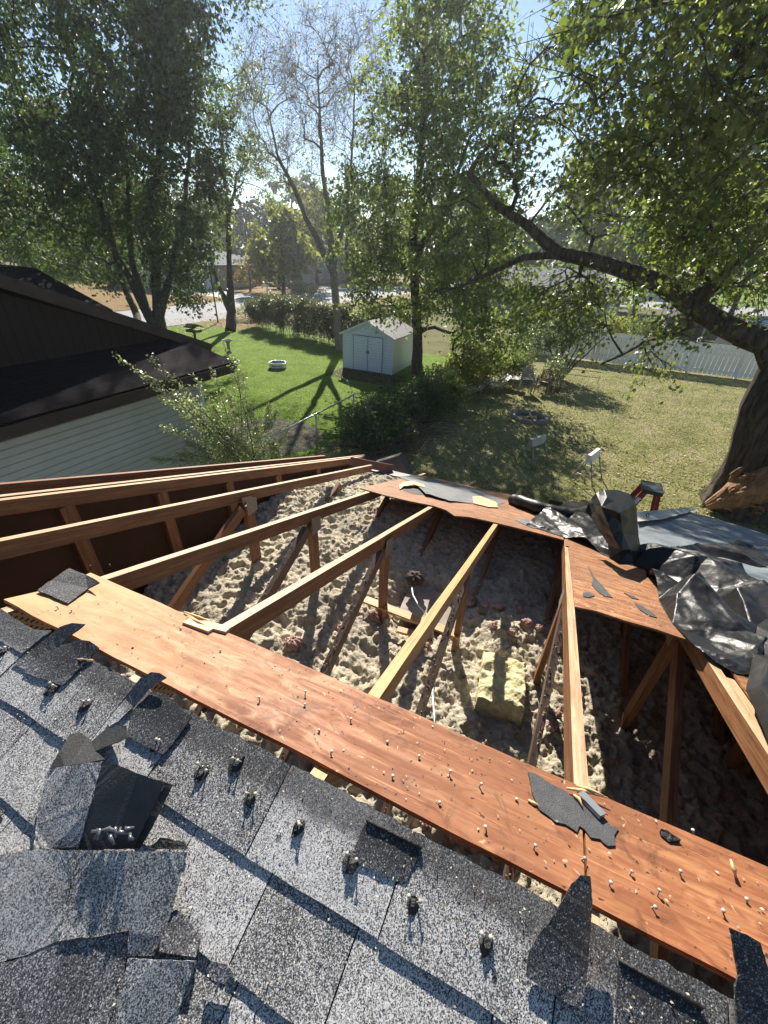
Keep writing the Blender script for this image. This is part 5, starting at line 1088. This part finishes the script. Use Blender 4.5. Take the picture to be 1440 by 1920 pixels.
# --- the dark maples at the left
r = R5(15)
cl = sample([blob(90, 150, 17, 130, 190, 130, 3), blob(250, 100, 19, 120, 160, 110, 3), blob(340, 240, 20, 75, 170, 80, 2.4), blob(180, 330, 18.5, 150, 110, 110, 3),
             blob(60, 380, 17, 110, 80, 50, 2.4), blob(320, 440, 20, 75, 60, 44, 2), blob(380, 380, 20.5, 35, 120, 20, 1.4), blob(335, 530, 20.5, 55, 40, 20, 1.4), blob(210, 480, 19.5, 55, 45, 20, 1.6), blob(300, 10, 19, 90, 60, 30, 2), (np.array([-19, 20, 18.]), (4, 4, 3.5), 60), (np.array([-18.5, 24, 17.5]), (2.5, 3, 3), 40)], r)  # last two crown blobs, out of view, added to shade the neighbour's roof
g0 = pg(305, 646)
tree('multi_stem_maple_tree', 'massive dark maple at the left with several trunks fanning out of one base', 'tree',
     [[(g0, .46), (pu(300, 610, 19.4), .34), (pu(292, 540, 19.5), .26), (pu(290, 420, 19.6), .2), (pu(300, 250, 19.8), .13), (pu(290, 90, 20), .07)],
      [(pu(300, 622, 19.4), .27, 1), (pu(262, 560, 19.2), .23), (pu(215, 470, 18.8), .18), (pu(170, 330, 18.2), .12), (pu(130, 160, 17.6), .07)],
      [(pu(303, 600, 19.4), .2, 1), (pu(318, 520, 19.8), .15), (pu(345, 400, 20.2), .11), (pu(360, 230, 20.6), .06)],
      [(pu(275, 590, 19.3), .16, 1), (pu(245, 480, 19), .14), (pu(240, 330, 18.8), .1), (pu(220, 170, 18.6), .06)]],
     cl, L_dark, 75, .2, 1.1, 25, None, 'lobed', .5, .014, 6, 1.1)
r = R5(16)
g1 = pg(262, 628)
cl = sample([blob(210, 420, 24, 90, 70, 40, 2), blob(90, 460, 22, 130, 50, 50, 2), blob(30, 250, 23, 90, 120, 40, 2)], r)
tree('leaning_maple_tree', 'darker leaning trunk standing just left of the multi trunk maple', 'tree',
     [[(g1, .27), (pu(256, 590, 21.8), .23), (pu(236, 545, 22), .19), (pu(205, 450, 22.4), .15), (pu(150, 330, 22.6), .1)]],
     cl, L_dark, 95, .22, 1.1, 26, None, 'lobed', .7, .014, 6)
# --- small many-stemmed tree by the fence
r = R5(17); b = pg(1052, 712)
stems = [[((b[0], b[1], 0), .07), ((b[0]-.1, b[1], .9), .05), ((b[0]-.5, b[1], 2.0), .03)]]
for k in range(7):
    dx = (k-3)*.28; stems.append([((b[0]+dx*.3, b[1]+.1*(k % 2), .02), .05, 1), ((b[0]+dx*.6, b[1], .9), .04), ((b[0]+dx*1.7, b[1]+.2*(k % 3), 2.2), .025)])
cl = sample([blob(1050, 620, 24.8, 62, 42, 60, 1.6), blob(1085, 600, 24.8, 40, 40, 20, 1.2), blob(1015, 635, 24.8, 35, 30, 18, 1)], r)
tree('small_fence_tree', 'small round tree with a bundle of thin stems in front of the white picket fence', 'tree', stems, cl, L_dark, 80, .1, .5, 27, None, 'lobed', .2, .008, 5)
# --- trees across the road and on the skyline
def fartree(label, px, py, u, rx, ry, k, lm, seed, ln=34, name='distant_tree', group='trees beyond the gardens', ls=None, trunk_px=None):
    r = R5(seed); c = pu(px, py, u); dep = (c-EYE)@CZ
    cl = sample([blob(px, py, u, rx, ry, k), blob(px-rx*.5, py+ry*.3, u, rx*.6, ry*.6, k//2), blob(px+rx*.5, py+ry*.35, u, rx*.6, ry*.55, k//2), blob(px+rx*.1, py-ry*.55, u, rx*.5, ry*.5, k//3)], r)
    tw = rx*dep/F; h = c[2]
    tree(name, label, 'tree', [[((c[0], c[1], 0), tw*.08), ((c[0]+.2, c[1], h*.5), tw*.06), ((c[0], c[1], h), tw*.04)]], cl, lm, ln, ls or tw*.13, tw*.3, seed, group, 'quad', .5, tw*.006, 4, fseg=3)
fartree('round green and yellow tree on the brown lawn across the road', 525, 455, 50, 52, 62, 60, L_yel, 40, 60, 'street_tree', None)
fartree('grey leafed shrubby tree in front of the far garage', 465, 505, 50, 26, 26, 22, L_rust, 41, 40, 'street_tree', None)
fartree('slim tree with orange tints behind the bare tree', 590, 420, 62, 45, 70, 40, L_yel, 42, 40)
far = [(20, 420, 45, 80, 90, L_yel, 'yellow lit tree seen below the dark maples at the left edge'), (130, 440, 52, 80, 70, L_yel, 'lit green tree behind the leaning maple trunk'),
       (240, 420, 60, 70, 90, L_mid, 'green tree filling the gap between the dark maple trunks'), (345, 440, 70, 60, 75, L_dark, 'dark tree behind the pale far garage roof'),
       (405, 430, 80, 45, 60, L_dark, 'dark tree above the pale garage roof, beside the thin tree'), (465, 430, 85, 50, 55, L_ever, 'blackish tree left of the round street tree'), 
       (560, 400, 95, 60, 60, L_dark, 'dark skyline tree behind the street tree'), (650, 440, 80, 55, 75, L_mid, 'green skyline tree behind the bare tree trunk'),
       (720, 430, 90, 60, 80, L_dark, 'dark skyline tree behind the centre maple'), (810, 440, 85, 60, 70, L_dark, 'dark tree above the big grey house roof'),
       (880, 440, 95, 55, 70, L_mid, 'green skyline tree right of the centre maple'), (960, 455, 80, 60, 55, L_ever, 'dark evergreen seen under the arching limb'),
       (1050, 450, 90, 70, 60, L_dark, 'dark skyline tree below the arching limb'), (1140, 440, 70, 80, 75, L_mid, 'green tree beyond the cross street'),
       (1240, 420, 60, 80, 90, L_mid, 'broad green tree behind the white tent'), (1340, 430, 52, 80, 100, L_yel, 'yellow green tree behind the ribbed canopy'),
       (1430, 440, 48, 70, 110, L_mid, 'green tree at the right edge beyond the fence'), (1150, 320, 75, 90, 60, L_yel, 'tall yellowish crown above the arching limb'),
       (1420, 300, 60, 90, 80, L_yel, 'tall yellowish crown at the upper right edge')]
for i, (px, py, u, rx, ry, lm, lab) in enumerate(far): fartree(lab, px, py, u, rx, ry, 34, lm, 50+i, 42)
def bush(name, label, cat, blobs, lm, ln, ls, cs, seed, group=None, stems=14, shape='lobed', droop=.3, lean=0, sr=.015):
    r = R5(seed); cl = sample(blobs, r); c = np.array(blobs[0][0]); sp = np.array(blobs[0][1])
    tr = []
    for k in range(stems):
        x, y = c[0]+r.uniform(-.9, .9)*sp[0], c[1]+r.uniform(-.7, .7)*sp[1]
        q = [((x, y, 0), sr), ((x+r.normal(0, .1)+lean*.3, y, c[2]*.6), sr*.8), ((x+r.normal(0, .25)+lean, y, c[2]*1.1), sr*.5)]
        if k: tr.append([q[0]]+q[1:])
        else: tr.append(q)
    # separate stems: each starts a new root
    root = empty(name, (c[0], c[1], 0), label, cat, group); m = MB()
    for q in tr: m.tube([a for a, _ in q], [b for _, b in q], 5)
    n = len(cl)*ln; ci = np.repeat(np.arange(len(cl)), ln)
    for p in cl[:: 2]:
        q = tr[int(np.argmin([np.hypot(p[0]-a[1][0][0], p[1]-a[1][0][1]) for a in tr]))][1][0]; m.tube([q, (np.array(q)+p)/2+(0, 0, .05), p], [sr*.6, sr*.4, sr*.2], 4, False)
    m.build('stem', M_bark, root)
    LP = cl[ci]+r.normal(0, cs*.5, (n, 3)); LP = LP[LP[:, 2] > .03]
    npmesh('foliage', leaf_polys(LP, ls, r, shape, droop, .3), 0, lm, root); return root
# hedge: a row of tall shrubs along the back of the green lawn
hx = [(452, 20, 'hedge shrub at the left end by the thin forked tree'), (490, 26, 'second hedge shrub from the left, with a gap at its foot'), (528, 28, 'third hedge shrub from the left'),
      (566, 28, 'hedge shrub in the middle of the row'), (602, 28, 'hedge shrub just left of the bare tree trunk'), (652, 30, 'hedge shrub behind the left corner of the shed'), (705, 34, 'hedge shrub rising behind the shed roof'), (755, 34, 'hedge shrub behind the right end of the shed')]
for i, (px, rp, lab) in enumerate(hx):
    bx = -22.5+i*1.75; by = 27.6-.55*i if i < 5 else 24.6+.1*i
    h = 1.15 if i else .8
    bush('hedge_shrub', 'grey green '+lab, 'hedge', [((bx, by, h), (1.1, .8, h), 55), ((bx, by, h*1.7), (1, .7, .4), 26)], L_hedge, 90, .1, .36, 70+i, 'tall shrubs of the hedge', 10, 'quad', .1)
bush('low_bush', 'bright green low bush beside the thin tree at the hedge end', 'bush', [((-25.6, 30.0, .7), (1.2, .8, .7), 30)], L_yel, 50, .11, .3, 81)
bush('ornamental_grass', 'clump of tall plumed ornamental grass on the far brown lawn', 'plant', [((-33.0, 50.0, .7), (2.4, 1.0, .7), 40)], L_pale, 60, .22, .35, 82, None, 30, 'quad', -1.2)
# overgrown property line between the lawns
for i, (xb, yb, yt, rr, lab, lm) in enumerate([
        (678, 842, 768, .6, 'low dark bush beside the fence rail end', L_dark), (712, 822, 745, .85, 'dense dark bush next to the terracotta pot', L_dark),
        (742, 790, 722, .9, 'dark glossy bush below the right corner of the shed', L_dark), (790, 775, 708, 1.0, 'bushy growth between shed and loungers', L_dark), (822, 755, 690, 1.0, 'leafy dark bush behind the lounger ends', L_mid),
        (856, 728, 668, 1.1, 'leafy bush with yellow leaves behind the wooden chair', L_yel), (905, 712, 650, 1.1, 'bright green bush behind the slatted lounger', L_yel), (960, 708, 655, .9, 'green bush right behind the stacked chairs', L_mid)]):
    b = pg(xb, yb); tp_ = pu(xb, yt, b[1]); h = tp_[2]/2
    bush('garden_bush', lab, 'bush', [((b[0], b[1], h), (rr, rr, h), 55), ((b[0]+.4, b[1]-.3, h*.6), (rr, rr*.8, h*.6), 26)], lm, 62, .1, .3, 90+i, 'bushes along the property line', 14)
for i, (x, y, h, rr, lab) in enumerate([(-3, 33, 1.2, 1.4, 'round green bush behind the fence at the small tree'), (1.5, 34, 1.3, 1.5, 'green bush behind the fence under the hanging leaves'), (3.6, 37, 1.1, 1.2, 'bush left of the dark opening beyond the fence')]):
    bush('rear_bush', lab, 'bush', [((x, y, h), (rr, rr*.7, h), 50)], L_yel if i % 2 else L_mid, 60, .14, .36, 110+i, 'bushes beyond the picket fence', 8)
bush('ground_ivy', 'trailing green shrub at the right of the stacked chairs', 'bush', [((-.9, 21.6, .9), (.45, .4, .8), 18)], L_pale, 40, .1, .25, 99)
# brush pile
m = MB(); r_ = random.Random(8)
for k in range(130):
    x, y = r_.uniform(-6.3, -3.6), r_.uniform(10.6, 14.2); a = r_.gauss(.9, .5); L = r_.uniform(.8, 2.6); z = r_.uniform(.05, .55)
    p = np.array([x, y, z]); d = np.array([math.cos(a), math.sin(a), r_.gauss(0, .16)])*L/2
    m.tube([p-d, p+np.array([0, 0, r_.gauss(0, .06)]), p+d], [r_.uniform(.008, .022), .012, .005], 5)
tag(m.build('brush_pile', M_bark), 'dark heap of cut branches piled along the property line', 'brush pile')
# --- the arching shrub close to the neighbour's wall
def arching_shrub():
    r = R5(33); root = empty('arching_shrub', (-6.8, 7.6, 0), 'pale leafed shrub with long arching stems in front of the white siding', 'shrub'); m = MB(); LP = []
    base = pv(470, 880, -6.75); tips = [(210, 662, 7.6), (262, 700, 7.6), (276, 662, 7.8), (318, 700, 8), (330, 740, 8), (360, 700, 8.4), (395, 690, 8.6), (418, 640, 8.8), (440, 668, 9), (455, 700, 9), (430, 740, 8.8),
            (465, 760, 9), (505, 757, 9.4), (520, 770, 9.4), (540, 795, 9.4), (300, 800, 7.6), (330, 850, 7.6), (370, 790, 8), (410, 800, 8.4), (480, 800, 8.8), (510, 830, 9), (400, 760, 8.6), (350, 830, 7.8), (445, 830, 8.6), (285, 860, 7.3), (420, 850, 8), (480, 850, 8.6),(300,745,7.8),(340,780,8)]
    for k, (x, y, u) in enumerate(tips):
        e = pv(x, y, -6.9-.25*((k*37) % 5-2)/2); s = np.array([base[0]+r.uniform(-.7, .7), base[1]+r.uniform(-.4, .5), .3]); mid = (s+e)/2+np.array([.15, .1, .22]); n = 12
        pts = [s*(1-t)**2+2*mid*t*(1-t)+e*t*t for t in np.linspace(0, 1, n)]; m.tube(pts, list(np.linspace(.014, .003, n)), 5)
        for j in range(620 if y > 700 else 260):
            t_ = r.uniform(.3, 1); p = s*(1-t_)**2+2*mid*t_*(1-t_)+e*t_*t_; w_ = .2*(1.08-t_)+.02 if y > 690 else .03+.2*(1-t_)
            LP.append(p+r.normal(0, w_*.75, 3))
    m.build('stem', M_bark, root); npmesh('foliage', leaf_polys(np.array(LP), .048, r, 'quad', .1, .3), 0, L_pale, root)
arching_shrub()
# ------------------------------------------------------------------ added volume standing in for lens glare
m = MB(); m.box((0, 150, 15.5), (1000, 900, 33)); hm = bpy.data.materials.new('air'); hm.use_nodes = True; ht = hm.node_tree; ht.nodes.clear()
ho = ht.nodes.new('ShaderNodeOutputMaterial'); hv = ht.nodes.new('ShaderNodeVolumePrincipled'); hv.inputs['Density'].default_value = .0006; hv.inputs['Anisotropy'].default_value = .6
hv.inputs['Color'].default_value = (.85, .92, 1, 1); ht.links.new(hv.outputs[0], ho.inputs['Volume']); o = m.build('glare_haze', hm); o['kind'] = 'stuff'
S.cycles.volume_bounces = 0; S.cycles.volume_step_rate = 4
